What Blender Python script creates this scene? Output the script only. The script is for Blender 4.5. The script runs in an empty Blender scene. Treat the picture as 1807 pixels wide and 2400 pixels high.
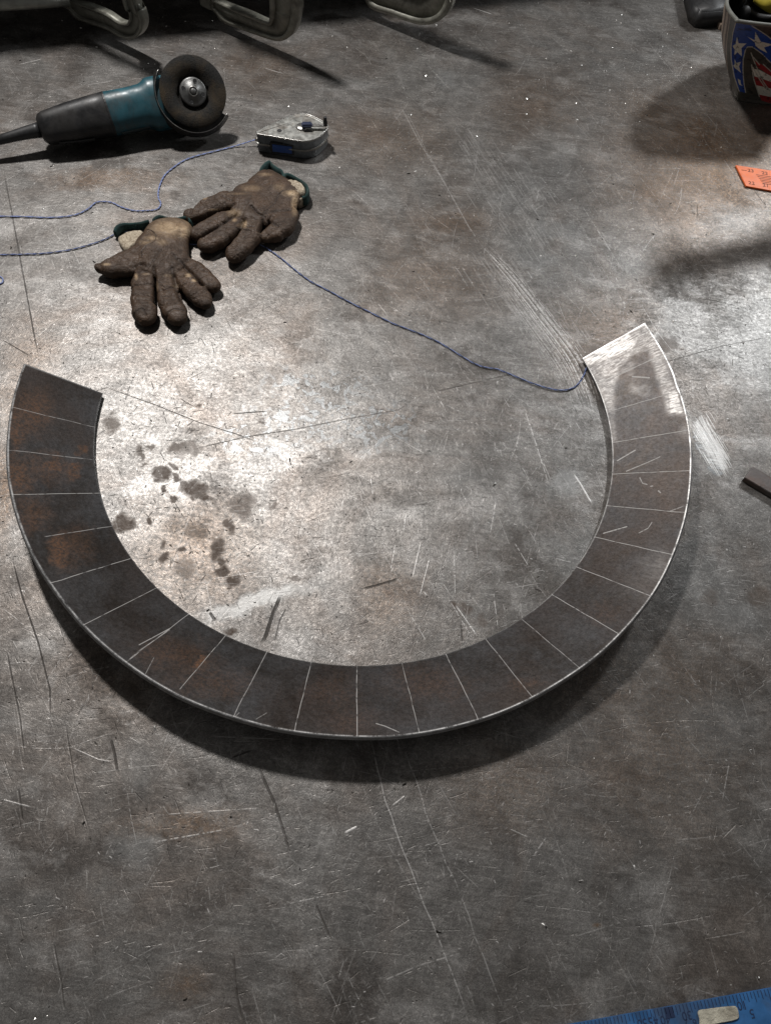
import bpy, bmesh, math, random
import numpy as np
from mathutils import Vector, Matrix

random.seed(7); RNG = np.random.default_rng(11)
SC = bpy.context.scene
COL = SC.collection
# ------------------------------------------------------------------ camera, world, lamps, exposure
PITCH, ROLL, CAM_H, FPX = 0.51443, 0.13224, 0.86424, 1734.0      # measured from the photograph (1807 x 2400)
_c, _s, _cr, _sr = math.cos(PITCH), math.sin(PITCH), math.cos(ROLL), math.sin(ROLL)
_X = np.array([1., 0, 0]); _Y = np.array([0, _c, _s]); _Z = np.cross(_X, _Y)
CAM_M = np.array([_cr * _X + _sr * _Y, -_sr * _X + _cr * _Y, _Z])  # rows: camera right, up, back
CAM_C = np.array([0, 0, CAM_H])
cam_data = bpy.data.cameras.new('camera'); cam = bpy.data.objects.new('camera', cam_data); COL.objects.link(cam)
cam_data.sensor_fit = 'VERTICAL'; cam_data.sensor_height = 24.0; cam_data.lens = FPX / 2400 * 24.0
cam_data.clip_start = 0.01; cam_data.clip_end = 100
mw = Matrix.Identity(4)
for i in range(3):
    for j in range(3): mw[j][i] = CAM_M[i][j]
    mw[i][3] = CAM_C[i]
cam.matrix_world = mw
SC.camera = cam

world = bpy.data.worlds.new('World'); SC.world = world; world.use_nodes = True
bg = world.node_tree.nodes['Background']
bg.inputs['Color'].default_value = (1.0, 0.98, 0.96, 1); bg.inputs['Strength'].default_value = 0.095

def lamp(name, loc, target, size, power, col):
    d = bpy.data.lights.new(name, 'AREA'); d.shape = 'DISK'; d.size = size; d.energy = power; d.color = col
    o = bpy.data.objects.new(name, d); COL.objects.link(o); o.location = loc
    o.rotation_euler = (Vector(target) - Vector(loc)).to_track_quat('-Z', 'Y').to_euler()
    return o
LAMP_A = (-0.96, 1.88, 2.30); LAMP_B = (1.50, 2.70, 1.60)
lamp('shop_lamp_left', LAMP_A, (-0.1, 0.6, 0), 0.22, 68, (1.0, 0.975, 0.95))
lamp('shop_lamp_right', LAMP_B, (0.5, 0.9, 0), 0.28, 24, (0.95, 0.98, 1.0))

SC.view_settings.view_transform = 'Standard'; SC.view_settings.look = 'None'
SC.view_settings.exposure = 0.0; SC.view_settings.gamma = 1.0
SC.render.engine = 'CYCLES'
SC.cycles.max_bounces = 5

# ------------------------------------------------------------------ measuring helpers
def at(u, v, z=0.0):
    """the place at height z that the photograph shows at its pixel u, v"""
    d = np.array([(u - 903.5) / FPX, -(v - 1200) / FPX, -1.]) @ CAM_M
    return CAM_C + d * (z - CAM_H) / d[2]
def to_px(P):
    Q = (np.asarray(P) - CAM_C) @ CAM_M.T
    return 903.5 + FPX * Q[..., 0] / -Q[..., 2], 1200 - FPX * Q[..., 1] / -Q[..., 2]
S1 = 1 / 0.9214
def D(x, y, z=0.0): return at(x * S1, y * S1, z)

def link(name, me, mat=None, parent=None, smooth=False):
    o = bpy.data.objects.new(name, me); COL.objects.link(o)
    if mat is not None: me.materials.append(mat)
    if smooth:
        me.polygons.foreach_set('use_smooth', [True] * len(me.polygons))
    if parent is not None: o.parent = parent
    return o
def mesh(verts, faces):
    me = bpy.data.meshes.new('m'); me.from_pydata([tuple(map(float, v)) for v in verts], [], faces); me.update(); return me
def bm_mesh(bm):
    me = bpy.data.meshes.new('m'); bmesh.ops.recalc_face_normals(bm, faces=bm.faces); bm.to_mesh(me); bm.free(); return me
def tag(o, label=None, cat=None, group=None, kind=None):
    if label: o['label'] = label
    if cat: o['category'] = cat
    if group: o['group'] = group
    if kind: o['kind'] = kind
    return o
def thing(name, label, cat, group=None, loc=(0, 0, 0)):
    o = bpy.data.objects.new(name, None); COL.objects.link(o); o.location = loc; o.empty_display_size = .02
    return tag(o, label, cat, group)
def prism(poly, z0, z1, bevel=0.0, seg=2):
    """closed outline (x, y) raised from z0 to z1"""
    bm = bmesh.new()
    b = [bm.verts.new((p[0], p[1], z0)) for p in poly]; t = [bm.verts.new((p[0], p[1], z1)) for p in poly]
    n = len(poly); bm.faces.new(b[::-1]); ft = bm.faces.new(t)
    for i in range(n): bm.faces.new((b[i], b[(i + 1) % n], t[(i + 1) % n], t[i]))
    bmesh.ops.recalc_face_normals(bm, faces=bm.faces)
    if bevel: bmesh.ops.bevel(bm, geom=[e for e in bm.edges], offset=bevel, segments=seg, affect='EDGES', clamp_overlap=True)
    return bm
def catmull(P, n=8, closed=False):
    P = [np.asarray(p, float) for p in P]; out = []
    m = len(P); rng = range(m if closed else m - 1)
    for i in rng:
        if closed: a, b, c, d = P[(i - 1) % m], P[i], P[(i + 1) % m], P[(i + 2) % m]
        else: a, b, c, d = P[max(i - 1, 0)], P[i], P[i + 1], P[min(i + 2, m - 1)]
        for k in range(n):
            t = k / n
            out.append(.5 * ((2 * b) + (c - a) * t + (2 * a - 5 * b + 4 * c - d) * t * t + (-a + 3 * b - 3 * c + d) * t ** 3))
    if not closed: out.append(P[-1])
    return out
def tube(P, r, seg=10, caps=True, flat=1.0):
    P = [Vector(tuple(map(float, p))) for p in P]; n = len(P)
    rr = r if hasattr(r, '__len__') else [r] * n
    V = []; F = []; up = Vector((0, 0, 1))
    prev = None
    for i in range(n):
        t = (P[min(i + 1, n - 1)] - P[max(i - 1, 0)]).normalized()
        if prev is None:
            s = t.cross(up) if abs(t.z) < .95 else t.cross(Vector((1, 0, 0)))
        else: s = prev - t * prev.dot(t)
        s.normalize(); prev = s; w = s.cross(t)
        for k in range(seg):
            a = 2 * math.pi * k / seg
            V.append(P[i] + s * (rr[i] * math.cos(a)) + w * (rr[i] * flat * math.sin(a)))
    for i in range(n - 1):
        for k in range(seg):
            F.append((i * seg + k, i * seg + (k + 1) % seg, (i + 1) * seg + (k + 1) % seg, (i + 1) * seg + k))
    if caps: F.append(tuple(range(seg))[::-1]); F.append(tuple((n - 1) * seg + k for k in range(seg)))
    return mesh(V, F)
def lathe(prof, seg=48, closed_prof=True):
    """profile of (r, z) turned round z"""
    V = []; F = []; m = len(prof)
    for k in range(seg):
        a = 2 * math.pi * k / seg
        for r, z in prof: V.append((r * math.cos(a), r * math.sin(a), z))
    for k in range(seg):
        k2 = (k + 1) % seg
        for j in range(m if closed_prof else m - 1):
            j2 = (j + 1) % m
            F.append((k * m + j, k2 * m + j, k2 * m + j2, k * m + j2))
    me = mesh(V, F)
    bm = bmesh.new(); bm.from_mesh(me); bmesh.ops.remove_doubles(bm, verts=bm.verts, dist=1e-6)
    return bm_mesh(bm)
def box_mesh(c, ax, ay, az, sx, sy, sz, bevel=0.0, seg=2):
    bm = bmesh.new(); bmesh.ops.create_cube(bm, size=1)
    bmesh.ops.scale(bm, vec=(sx, sy, sz), verts=bm.verts)
    if bevel: bmesh.ops.bevel(bm, geom=list(bm.edges), offset=bevel, segments=seg, affect='EDGES')
    m = Matrix(((ax[0], ay[0], az[0], c[0]), (ax[1], ay[1], az[1], c[1]), (ax[2], ay[2], az[2], c[2]), (0, 0, 0, 1)))
    bmesh.ops.transform(bm, matrix=m, verts=bm.verts)
    return bm_mesh(bm)
XA, YA, ZA = (1, 0, 0), (0, 1, 0), (0, 0, 1)

# ------------------------------------------------------------------ painting helpers (wear, print and marks that belong to the surfaces)
def resize(a, H, W):
    h, w = a.shape
    y = np.linspace(0, h - 1, H); x = np.linspace(0, w - 1, W)
    y0 = np.minimum(y.astype(int), h - 2); x0 = np.minimum(x.astype(int), w - 2)
    fy = (y - y0)[:, None]; fx = (x - x0)[None]
    fy = fy * fy * (3 - 2 * fy); fx = fx * fx * (3 - 2 * fx)
    a00 = a[y0][:, x0]; a01 = a[y0][:, x0 + 1]; a10 = a[y0 + 1][:, x0]; a11 = a[y0 + 1][:, x0 + 1]
    return (a00 * (1 - fx) + a01 * fx) * (1 - fy) + (a10 * (1 - fx) + a11 * fx) * fy
def fbm(H, W, cells, octs=5, gain=.55, ay=1.0):
    out = np.zeros((H, W)); amp = 1; tot = 0
    for o in range(octs):
        c = cells * 2 ** o
        out += amp * resize(RNG.random((max(int(c * H / W * ay), 2) + 1, c + 1)), H, W); tot += amp; amp *= gain
    return out / tot
def blur(a, n):
    for _ in range(n):
        a = (np.roll(a, 1, 0) + np.roll(a, -1, 0) + 2 * a) / 4
        a = (np.roll(a, 1, 1) + np.roll(a, -1, 1) + 2 * a) / 4
    return a
def inpoly(U, V, poly):
    ins = np.zeros(U.shape, bool); n = len(poly)
    for i in range(n):
        x1, y1 = poly[i]; x2, y2 = poly[(i + 1) % n]
        if y1 == y2: continue
        c = ((y1 > V) != (y2 > V)) & (U < (x2 - x1) * (V - y1) / (y2 - y1) + x1)
        ins ^= c
    return ins
def near_line(U, V, pts, w):
    """distance mask of a polyline: 1 inside w"""
    d = np.full(U.shape, 1e9)
    for (x1, y1), (x2, y2) in zip(pts[:-1], pts[1:]):
        L = (x2 - x1) ** 2 + (y2 - y1) ** 2 + 1e-9
        t = np.clip(((U - x1) * (x2 - x1) + (V - y1) * (y2 - y1)) / L, 0, 1)
        d = np.minimum(d, np.hypot(U - x1 - t * (x2 - x1), V - y1 - t * (y2 - y1)))
    return np.clip(w - d + .5, 0, 1)
def make_image(name, chans, W, H, data=True):
    im = bpy.data.images.new(name, W, H, alpha=True, float_buffer=False)
    im.colorspace_settings.name = 'Non-Color' if data else 'sRGB'
    a = np.ones((H, W, 4), np.float32)
    for i, c in enumerate(chans): a[..., i] = c
    im.alpha_mode = 'CHANNEL_PACKED'
    im.pixels.foreach_set(np.clip(a, 0, 1).ravel()); im.update(); im.pack()
    return im

# ------------------------------------------------------------------ material helpers
class NT:
    def __init__(s, name):
        s.m = bpy.data.materials.new(name); s.m.use_nodes = True
        s.t = s.m.node_tree; s.b = s.t.nodes['Principled BSDF']
    def n(s, typ, **kw):
        o = s.t.nodes.new('ShaderNode' + typ)
        for k, v in kw.items(): setattr(o, k, v)
        return o
    def l(s, a, b): s.t.links.new(a, b)
    def put(s, sock, v):
        if hasattr(v, 'links') or hasattr(v, 'is_linked'): s.l(v, sock)
        else: sock.default_value = v
    def noise(s, scale, detail=4, rough=.55, vec=None, dist=0.0):
        o = s.n('TexNoise'); o.inputs['Scale'].default_value = scale; o.inputs['Detail'].default_value = detail
        o.inputs['Roughness'].default_value = rough; o.inputs['Distortion'].default_value = dist
        if vec is not None: s.l(vec, o.inputs['Vector'])
        return o.outputs['Fac']
    def ramp(s, fac, lo, hi, a=0.0, b=1.0):
        o = s.n('MapRange'); s.l(fac, o.inputs['Value'])
        for k, v in zip(('From Min', 'From Max', 'To Min', 'To Max'), (lo, hi, a, b)): o.inputs[k].default_value = v
        return o.outputs['Result']
    def math(s, op, a, b=None):
        o = s.n('Math', operation=op); s.put(o.inputs[0], a)
        if b is not None: s.put(o.inputs[1], b)
        return o.outputs[0]
    def mix(s, f, a, b, mode='MIX'):
        o = s.n('Mix', data_type='RGBA', blend_type=mode)
        s.put(o.inputs[0], f)
        for k, v in ((6, a), (7, b)):
            if isinstance(v, tuple): o.inputs[k].default_value = (*v, 1) if len(v) == 3 else v
            else: s.l(v, o.inputs[k])
        return o.outputs[2]
    def fmix(s, f, a, b):
        o = s.n('Mix', data_type='FLOAT'); s.put(o.inputs[0], f); s.put(o.inputs[2], a); s.put(o.inputs[3], b)
        return o.outputs[0]
    def coord(s, kind='Object', scale=None, rot=None):
        o = s.n('TexCoord').outputs[kind]
        if scale or rot:
            m = s.n('Mapping'); s.l(o, m.inputs['Vector'])
            if scale: m.inputs['Scale'].default_value = scale
            if rot: m.inputs['Rotation'].default_value = rot
            o = m.outputs[0]
        return o
    def bump(s, h, strength, dist, normal=None):
        o = s.n('Bump'); o.inputs['Strength'].default_value = strength; o.inputs['Distance'].default_value = dist
        s.put(o.inputs['Height'], h)
        if normal is not None: s.l(normal, o.inputs['Normal'])
        return o.outputs[0]
    def set(s, **kw):
        for k, v in kw.items():
            k = k.replace('_', ' ')
            if isinstance(v, tuple): s.b.inputs[k].default_value = (*v, 1) if len(v) == 3 else v
            else: s.put(s.b.inputs[k], v)
        return s.m

def simple(name, col, rough=.5, metal=0.0, var=.25, scale=60, bump=.15, bscale=300, bdist=.0006, dirt=None, dirt_amt=.5):
    t = NT(name); co = t.coord()
    f = t.ramp(t.noise(scale, 5, .6, co), .3, .7)
    c = t.mix(f, tuple(x * (1 - var) for x in col), tuple(min(x * (1 + var), 1) for x in col))
    if dirt:
        g = t.ramp(t.noise(scale * .6, 6, .65, co, .5), .48, .62, 0, dirt_amt)
        c = t.mix(g, c, dirt)
    r = t.ramp(t.noise(scale * 2, 3, .6, co), .3, .7, max(rough - .1, .05), min(rough + .12, 1))
    return t.set(Base_Color=c, Roughness=r, Metallic=metal, Normal=t.bump(t.noise(bscale, 4, .6, co), bump, bdist))

# ================================================================== TABLE
TX0, TX1, TY0, TY1 = -1.10, 1.10, -0.35, 2.15
NW, NH = 4096, 4608
PXM = NW / (TX1 - TX0)
bright = np.zeros((NH, NW), np.float32); dark = np.zeros((NH, NW), np.float32)
def stroke(img, pts, w, val, broken=0.0, wob=0.0):
    """one scratch along world points"""
    P = np.asarray(pts, float)[:, :2]; out = []; T = []
    tl = 0
    for a, b in zip(P[:-1], P[1:]):
        n = max(int(np.hypot(*(b - a)) * PXM * 1.6), 2); t = np.linspace(0, 1, n)[:, None]
        out.append(a + (b - a) * t); T.append(tl + t[:, 0] * np.hypot(*(b - a))); tl += np.hypot(*(b - a))
    Q = np.concatenate(out); T = np.concatenate(T); n = len(Q)
    x = (Q[:, 0] - TX0) * PXM; y = (Q[:, 1] - TY0) * PXM
    amp = np.full(n, val, float)
    s = T / max(tl, 1e-6); amp *= np.clip(np.minimum(s, 1 - s) * 8, .15, 1)
    if broken:
        k = max(int(tl * 500), 3); m = np.interp(T, np.linspace(0, tl, k), RNG.random(k)); amp *= np.clip((m - broken) * 4, 0.05, 1)
    if wob:
        k = max(int(tl * 60), 3); x = x + np.interp(T, np.linspace(0, tl, k), RNG.normal(0, wob, k)); y = y + np.interp(T, np.linspace(0, tl, k), RNG.normal(0, wob, k))
    h = w / 2; offs = np.arange(-math.ceil(h), math.ceil(h) + 1)
    for ox in offs:
        for oy in offs:
            xi = np.floor(x + ox).astype(int); yi = np.floor(y + oy).astype(int)
            dd = np.hypot(xi + .5 - x, yi + .5 - y)
            a = amp * np.clip(h + .5 - dd, 0, 1)
            ok = (xi >= 0) & (xi < NW) & (yi >= 0) & (yi < NH)
            np.maximum.at(img, (yi[ok], xi[ok]), a[ok].astype(np.float32))
def pstroke(img, px, w, val, **k): stroke(img, [at(*p) for p in px], w, val, **k)
def dstroke(img, px, w, val, **k): stroke(img, [D(*p) for p in px], w * 1.15 + (.25 if img is bright else 0), min(val * .95, 1), **k)
# named marks seen in the photograph (displayed pixels)
dstroke(dark, [(0, 370), (22, 480), (48, 620), (78, 782)], 2.2, .75)
dstroke(dark, [(0, 745), (60, 780)], 1.6, .6)
dstroke(dark, [(225, 848), (330, 885), (430, 925), (505, 948), (560, 968)], 1.4, .42)
dstroke(dark, [(400, 985), (530, 955), (640, 938), (740, 918), (860, 897), (905, 868)], 1.4, .36)
dstroke(dark, [(500, 905), (575, 900)], 1.6, .6)
dstroke(dark, [(603, 1300), (588, 1335), (572, 1385), (565, 1398)], 6.5, 1.0)
dstroke(dark, [(617, 1325), (602, 1352), (592, 1395)], 2, .5)
dstroke(dark, [(452, 1335), (462, 1350)], 5, .9)
dstroke(dark, [(782, 1283), (815, 1275), (858, 1262)], 3.6, .8)
dstroke(dark, [(995, 1360), (998, 1398)], 3, .8)
dstroke(dark, [(238, 1608), (246, 1640), (252, 1680)], 4, .9)
dstroke(dark, [(560, 1675), (590, 1740), (610, 1800), (625, 1855)], 4, .85)
dstroke(dark, [(680, 1960), (712, 2035)], 3.4, .8)
dstroke(dark, [(503, 2070), (508, 2140), (520, 2211)], 3.4, .8)
dstroke(dark, [(24, 1225), (45, 1300), (80, 1400), (105, 1500), (105, 1560)], 2.2, .8)
dstroke(dark, [(12, 1420), (40, 1560), (50, 1640)], 2.4, .6)
dstroke(dark, [(140, 1580), (160, 1700), (190, 1800)], 1.6, .5)
dstroke(dark, [(115, 2050), (130, 2120), (138, 2190)], 2.4, .7)
dstroke(dark, [(38, 1715), (46, 1780)], 3, .7)
dstroke(dark, [(500, 1645), (540, 1630)], 3, .9)
dstroke(dark, [(350, 1430), (362, 1415)], 3, .8)
dstroke(dark, [(1010, 545), (1240, 365)], 1.4, .2)
dstroke(dark, [(1365, 815), (1560, 760), (1665, 740)], 1.2, .35)
dstroke(dark, [(930, 860), (1060, 830), (1130, 815)], 1.6, .55)
dstroke(dark, [(1470, 205), (1560, 330), (1665, 470)], 1.5, .35)
dstroke(dark, [(650, 255), (654, 262)], 3, .8); dstroke(dark, [(1155, 1284), (1170, 1290)], 2.6, .95)
dstroke(dark, [(1700, 1090), (1720, 1110)], 2, .5)
dstroke(dark, [(1590, 1790), (1560, 1820)], 2, .4)
# bundle of parallel drag scratches, top middle to the right tip
for k in range(26):
    o = k * 3.0 + RNG.normal(0, 1.4)
    a0 = RNG.uniform(0, .35); a1 = RNG.uniform(.7, 1)
    q = (78 - o) * .85
    base = catmull([(1035 - q * .45, 524 + q * .3), (1080 - q * .6, 566 + q * .35), (1124 - q * .75, 611 + q * .4), (1190 - q * .9, 690 + q * .45), (1257 - q, 774 + q * .5), (1290 - q, 850 + q * .4), (1305 - q * .9, 920)], 6)
    i0, i1 = int(a0 * len(base)), int(a1 * len(base))
    dstroke(bright, base[i0:i1 + 1], 1.0 if k % 3 else 1.5, RNG.uniform(.45, 1) * (1.1 if 10 < k < 25 else .6), broken=.22)
dstroke(bright, [(860, 235), (905, 320), (960, 410), (1010, 500), (1050, 560)], 3.2, .32, broken=.2)
dstroke(bright, [(870, 240), (915, 330), (970, 425)], 2, .3, broken=.2)
for k in range(16):
    x0 = RNG.uniform(1225, 1300); y0 = RNG.uniform(300, 620); L = RNG.uniform(20, 130)
    dstroke(bright, [(x0, y0), (x0 + L * .62, y0 + L)], 1, RNG.uniform(.2, .6), broken=.35)
dstroke(bright, [(1180, 150), (1260, 240), (1450, 480)], 1.3, .35, broken=.3)
dstroke(bright, [(1390, 90), (1480, 200), (1560, 300), (1590, 345)], 1.3, .45, broken=.3)
dstroke(bright, [(1385, 670), (1420, 730), (1460, 780)], 1.4, .6, broken=.2)
dstroke(bright, [(1130, 890), (1150, 950), (1185, 1060)], 1.6, .6, broken=.2)
dstroke(bright, [(1238, 1035), (1255, 1060), (1278, 1100)], 3.2, .95)
dstroke(bright, [(1065, 1290), (1075, 1370)], 1.2, .7, broken=.2)
dstroke(bright, [(983, 1318), (1030, 1385)], 1.5, .9)
dstroke(bright, [(980, 1200), (982, 1300)], 1.3, .5, broken=.2); dstroke(bright, [(926, 1220), (905, 1300)], 1.3, .6); dstroke(bright, [(908, 1180), (890, 1260)], 1.3, .6)
for k in range(14):
    x0 = RNG.uniform(640, 1180); y0 = RNG.uniform(960, 1330); L = RNG.uniform(15, 90); an = RNG.choice([-.35, .25, 1.2])
    dstroke(bright, [(x0, y0), (x0 + L * an * .5, y0 + L)], 1, RNG.uniform(.3, .8), broken=.25)
# the two long chalk-like broken lines in front of the plate
dstroke(bright, catmull([(796, 1600), (850, 1790), (890, 1895), (935, 2010), (975, 2110), (1010, 2211)], 5), 1.6, .7, broken=.12, wob=1.2)
dstroke(bright, catmull([(862, 1595), (895, 1690), (935, 1810), (985, 1920), (1035, 2050), (1090, 2200)], 5), 1.5, .5, broken=.25, wob=1.2)
dstroke(bright, [(744, 1808), (770, 1795)], 3, 1.0); dstroke(bright, [(846, 1750), (875, 1728)], 1.6, .8)
dstroke(bright, [(455, 1600), (600, 1606)], 1.3, .55, broken=.2)
dstroke(bright, [(0, 1735), (65, 1752)], 1.6, .7); dstroke(bright, [(155, 1625), (210, 1650), (240, 1655)], 1.4, .6)
dstroke(bright, [(320, 1830), (400, 1816), (490, 1800)], 2, .6, broken=.3); dstroke(bright, [(330, 1770), (560, 1755)], 1.4, .5, broken=.3)
dstroke(bright, [(820, 2130), (900, 2095), (1000, 2065)], 1.6, .5, broken=.25); dstroke(bright, [(600, 1965), (720, 1940)], 1.3, .5, broken=.3)
dstroke(bright, [(1185, 1810), (1152, 1858)], 1.6, .7, broken=.2); dstroke(bright, [(1100, 1800), (1140, 1818)], 1.4, .6)
dstroke(bright, [(1575, 1660), (1560, 1740)], 1.5, .6, broken=.2)
dstroke(bright, [(568, 158), (608, 170)], 2.2, .7); dstroke(bright, [(1020, 28), (1062, 42)], 2.8, .95)
dstroke(bright, [(35, 150), (85, 138)], 1.8, .7); dstroke(bright, [(180, 195), (240, 185)], 3, .4)
dstroke(bright, [(1190, 1215), (1320, 1250)], 1.6, .6, broken=.2)
for k in range(22):
    x0 = RNG.uniform(1490, 1640); y0 = RNG.uniform(1210, 1420); L = RNG.uniform(12, 60)
    dstroke(bright, [(x0, y0), (x0 + L, y0 + L * RNG.uniform(.1, .25))], .9, RNG.uniform(.15, .5), broken=.2)
# ground-bright patch beside the plate: fine parallel grinding lines
patch_src = [(1497, 922), (1530, 935), (1553, 965), (1577, 1005), (1560, 1028), (1540, 1020), (1510, 985), (1498, 955)]
# broad pale drag smears made of many faint strokes
for k in range(420):
    e = RNG.random(); q = RNG.normal(0, 1)
    if k % 2: cx_, cy_, sp_ = 1010 + 165 * e, 300 + 255 * e, 20 + 16 * e
    else: cx_, cy_, sp_ = 1040 + 190 * e, 560 + 215 * e, 24
    cx_ += q * sp_; cy_ -= q * sp_ * .45; L = RNG.uniform(8, 46)
    dstroke(bright, [(cx_ - L * .32, cy_ - L * .5), (cx_ + L * .32, cy_ + L * .5)], RNG.uniform(1, 3.4), RNG.uniform(.05, .26))
# random wear
def rand_scratches(n, img, lo, hi, w, vlo, vhi, fam=None, brk=.25, region=None):
    reg = region or (TX0, TX1, TY0, TY1)
    L = lo * (hi / lo) ** (RNG.random(n) ** 1.6); x = RNG.uniform(reg[0], reg[1], n); y = RNG.uniform(reg[2], reg[3], n)
    a = RNG.uniform(0, math.pi, n)
    if fam is not None: a = np.where(RNG.random(n) < .35, a, RNG.choice(fam, n) + RNG.normal(0, .10, n))
    bend = RNG.normal(0, .025, n) * L; val = RNG.uniform(vlo, vhi, n)
    order = np.argsort(L)
    for idx in np.array_split(order, 24):
        if not len(idx): continue
        m = max(int(L[idx].max() * PXM * 1.6), 3); t = np.linspace(-.5, .5, m)[None]
        l = L[idx][:, None]; ca, sa = np.cos(a[idx])[:, None], np.sin(a[idx])[:, None]; bb = bend[idx][:, None] * (1 - 4 * t * t)
        X = (x[idx][:, None] + ca * l * t - sa * bb - TX0) * PXM; Y = (y[idx][:, None] + sa * l * t + ca * bb - TY0) * PXM
        amp = val[idx][:, None] * np.clip((.5 - np.abs(t)) * 6, .2, 1)
        if brk:
            kk = max(int(m / 9), 2); rn = RNG.random((len(idx), kk + 1)); f = (t[0] + .5) * kk; i0 = np.minimum(f.astype(int), kk - 1); fr = f - i0
            amp = amp * np.clip(((rn[:, i0] * (1 - fr) + rn[:, i0 + 1] * fr) - brk) * 4, .05, 1)
        h = w / 2; r_ = math.ceil(h)
        for ox in range(-r_, r_ + 1):
            for oy in range(-r_, r_ + 1):
                xi = np.floor(X + ox).astype(int); yi = np.floor(Y + oy).astype(int)
                av = amp * np.clip(h + .5 - np.hypot(xi + .5 - X, yi + .5 - Y), 0, 1)
                ok = (xi >= 0) & (xi < NW) & (yi >= 0) & (yi < NH) & (av > .02)
                np.maximum.at(img, (yi[ok], xi[ok]), av[ok].astype(np.float32))
FAM = [-.95, -1.1, .35, .25, 1.35]
rand_scratches(9000, bright, .006, .10, 1.1, .10, .60, FAM)
rand_scratches(900, bright, .04, .35, 1.1, .12, .5, [-1.05, -.98, .33, .27, 1.42], .35)
rand_scratches(2600, bright, .002, .006, 1.6, .3, .9, None, 0)
rand_scratches(26000, dark, .003, .030, 1.0, .1, .5, FAM)
rand_scratches(20000, bright, .002, .014, 1.0, .1, .6, FAM)
rand_scratches(420, dark, .03, .20, 1.2, .15, .5, [-1.05, -.98, .33, .27, 1.42], .3)
rand_scratches(5000, dark, .0010, .004, 1.8, .3, .9, None, 0)
rand_scratches(110, dark, .004, .014, 2.0, .3, .7, [1.75, -1.2], 0)
# grinder-polished spot right of the plate: a bundle of bright parallel strokes
for k in range(230):
    q = RNG.normal(0, .42); e = RNG.uniform(-.5, .5); L = RNG.uniform(.2, .55)
    cx_, cy_ = 1537 + e * 52 - q * 22 * (1 - abs(e)), 975 + e * 84 + q * 17
    dstroke(bright, [(cx_ - 26 * L, cy_ - 44 * L), (cx_ + 26 * L, cy_ + 44 * L)], RNG.uniform(1, 2.2), RNG.uniform(.5, 1))
# chalk-white dust specks toward the far side
rand_scratches(420, bright, .0008, .0022, 2.0, .6, 1.0, None, 0, (-1.0, .9, .9, 2.0))
img_wear = make_image('table_wear', [bright, dark, np.zeros_like(bright)], NW, NH)
del bright, dark

# broad tones: oil spots, rust, smooth rubbed areas  (R brown spots, G rust bloom plus painted helmet shade, B rubbed grey, A etched islands)
W2, H2 = 2048, 2304
gx = np.linspace(TX0, TX1, W2)[None] + np.zeros((H2, 1)); gy = np.linspace(TY0, TY1, H2)[:, None] + np.zeros((1, W2))
U, V = to_px(np.stack([gx, gy, 0 * gx], -1))
wx = (fbm(H2, W2, 110, 5, .68) - .5) * 46; wy = (fbm(H2, W2, 110, 5, .68) - .5) * 46
Uw, Vw = U + wx, V + wy
spots = np.zeros((H2, W2)); rust_and_shade = np.zeros((H2, W2)); rub = np.zeros((H2, W2)); isl = np.zeros((H2, W2))
def blob(img, u, v, ru, rv, a=1.0, soft=.35, ang=0.0):
    c, s = math.cos(ang), math.sin(ang)
    X = (Uw - u) * c + (Vw - v) * s; Y = -(Uw - u) * s + (Vw - v) * c
    d = np.sqrt((X / ru) ** 2 + (Y / rv) ** 2)
    np.maximum(img, a * np.clip((1 + soft - d) / (2 * soft), 0, 1), out=img)
def Z5(x, y): return 200 + x / 2.3786, 850 + y / 2.3786
for x, y, rx, ry, a in [(430, 625, 45, 42, .8), (520, 635, 34, 26, .65), (600, 700, 50, 52, .85), (655, 750, 36, 22, .95), (600, 770, 16, 18, .9), (450, 725, 18, 18, .8), (490, 757, 18, 14, .7),
                        (215, 905, 48, 40, .85), (205, 860, 30, 16, .5), (352, 880, 17, 18, .8), (430, 1090, 32, 30, .75), (430, 1005, 20, 18, .6), (545, 1052, 20, 20, .75), (735, 1030, 40, 48, .8),
                        (750, 1110, 24, 22, .7), (765, 1162, 30, 24, .95), (828, 1203, 32, 24, .95), (822, 1245, 12, 10, .7), (800, 925, 30, 32, .75), (300, 510, 18, 36, .5), (378, 483, 16, 11, .5),
                        (510, 475, 50, 18, .45), (618, 238, 18, 16, .6), (505, 565, 20, 16, .6), (345, 570, 14, 8, .6), (575, 485, 60, 40, .35), (975, 320, 22, 18, .5), (1040, 800, 14, 14, .4), (810, 1500, 30, 20, .8),
                        (140, 330, 46, 50, .5), (560, 1150, 60, 40, .35), (870, 800, 70, 60, .35), (1160, 1200, 50, 12, .4), (640, 960, 60, 24, .3)]:
    u, v = Z5(x, y); blob(spots, u, v, rx / 2.2, ry / 2.2, min(a * 1.3, 1), .26)
for x, y, r, a in [(1005, 1310, 12, .8), (1035, 1345, 14, .6), (985, 1307, 7, .9), (505, 1250, 14, .8), (480, 1230, 12, .7), (1535, 1290, 18, .5), (1640, 1290, 24, .6), (265, 1130, 18, .6), (1440, 745, 22, .5), (1400, 1105, 30, .4)]:
    blob(spots, x * S1, y * S1, r * S1, r * S1 * .8, a)
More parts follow.
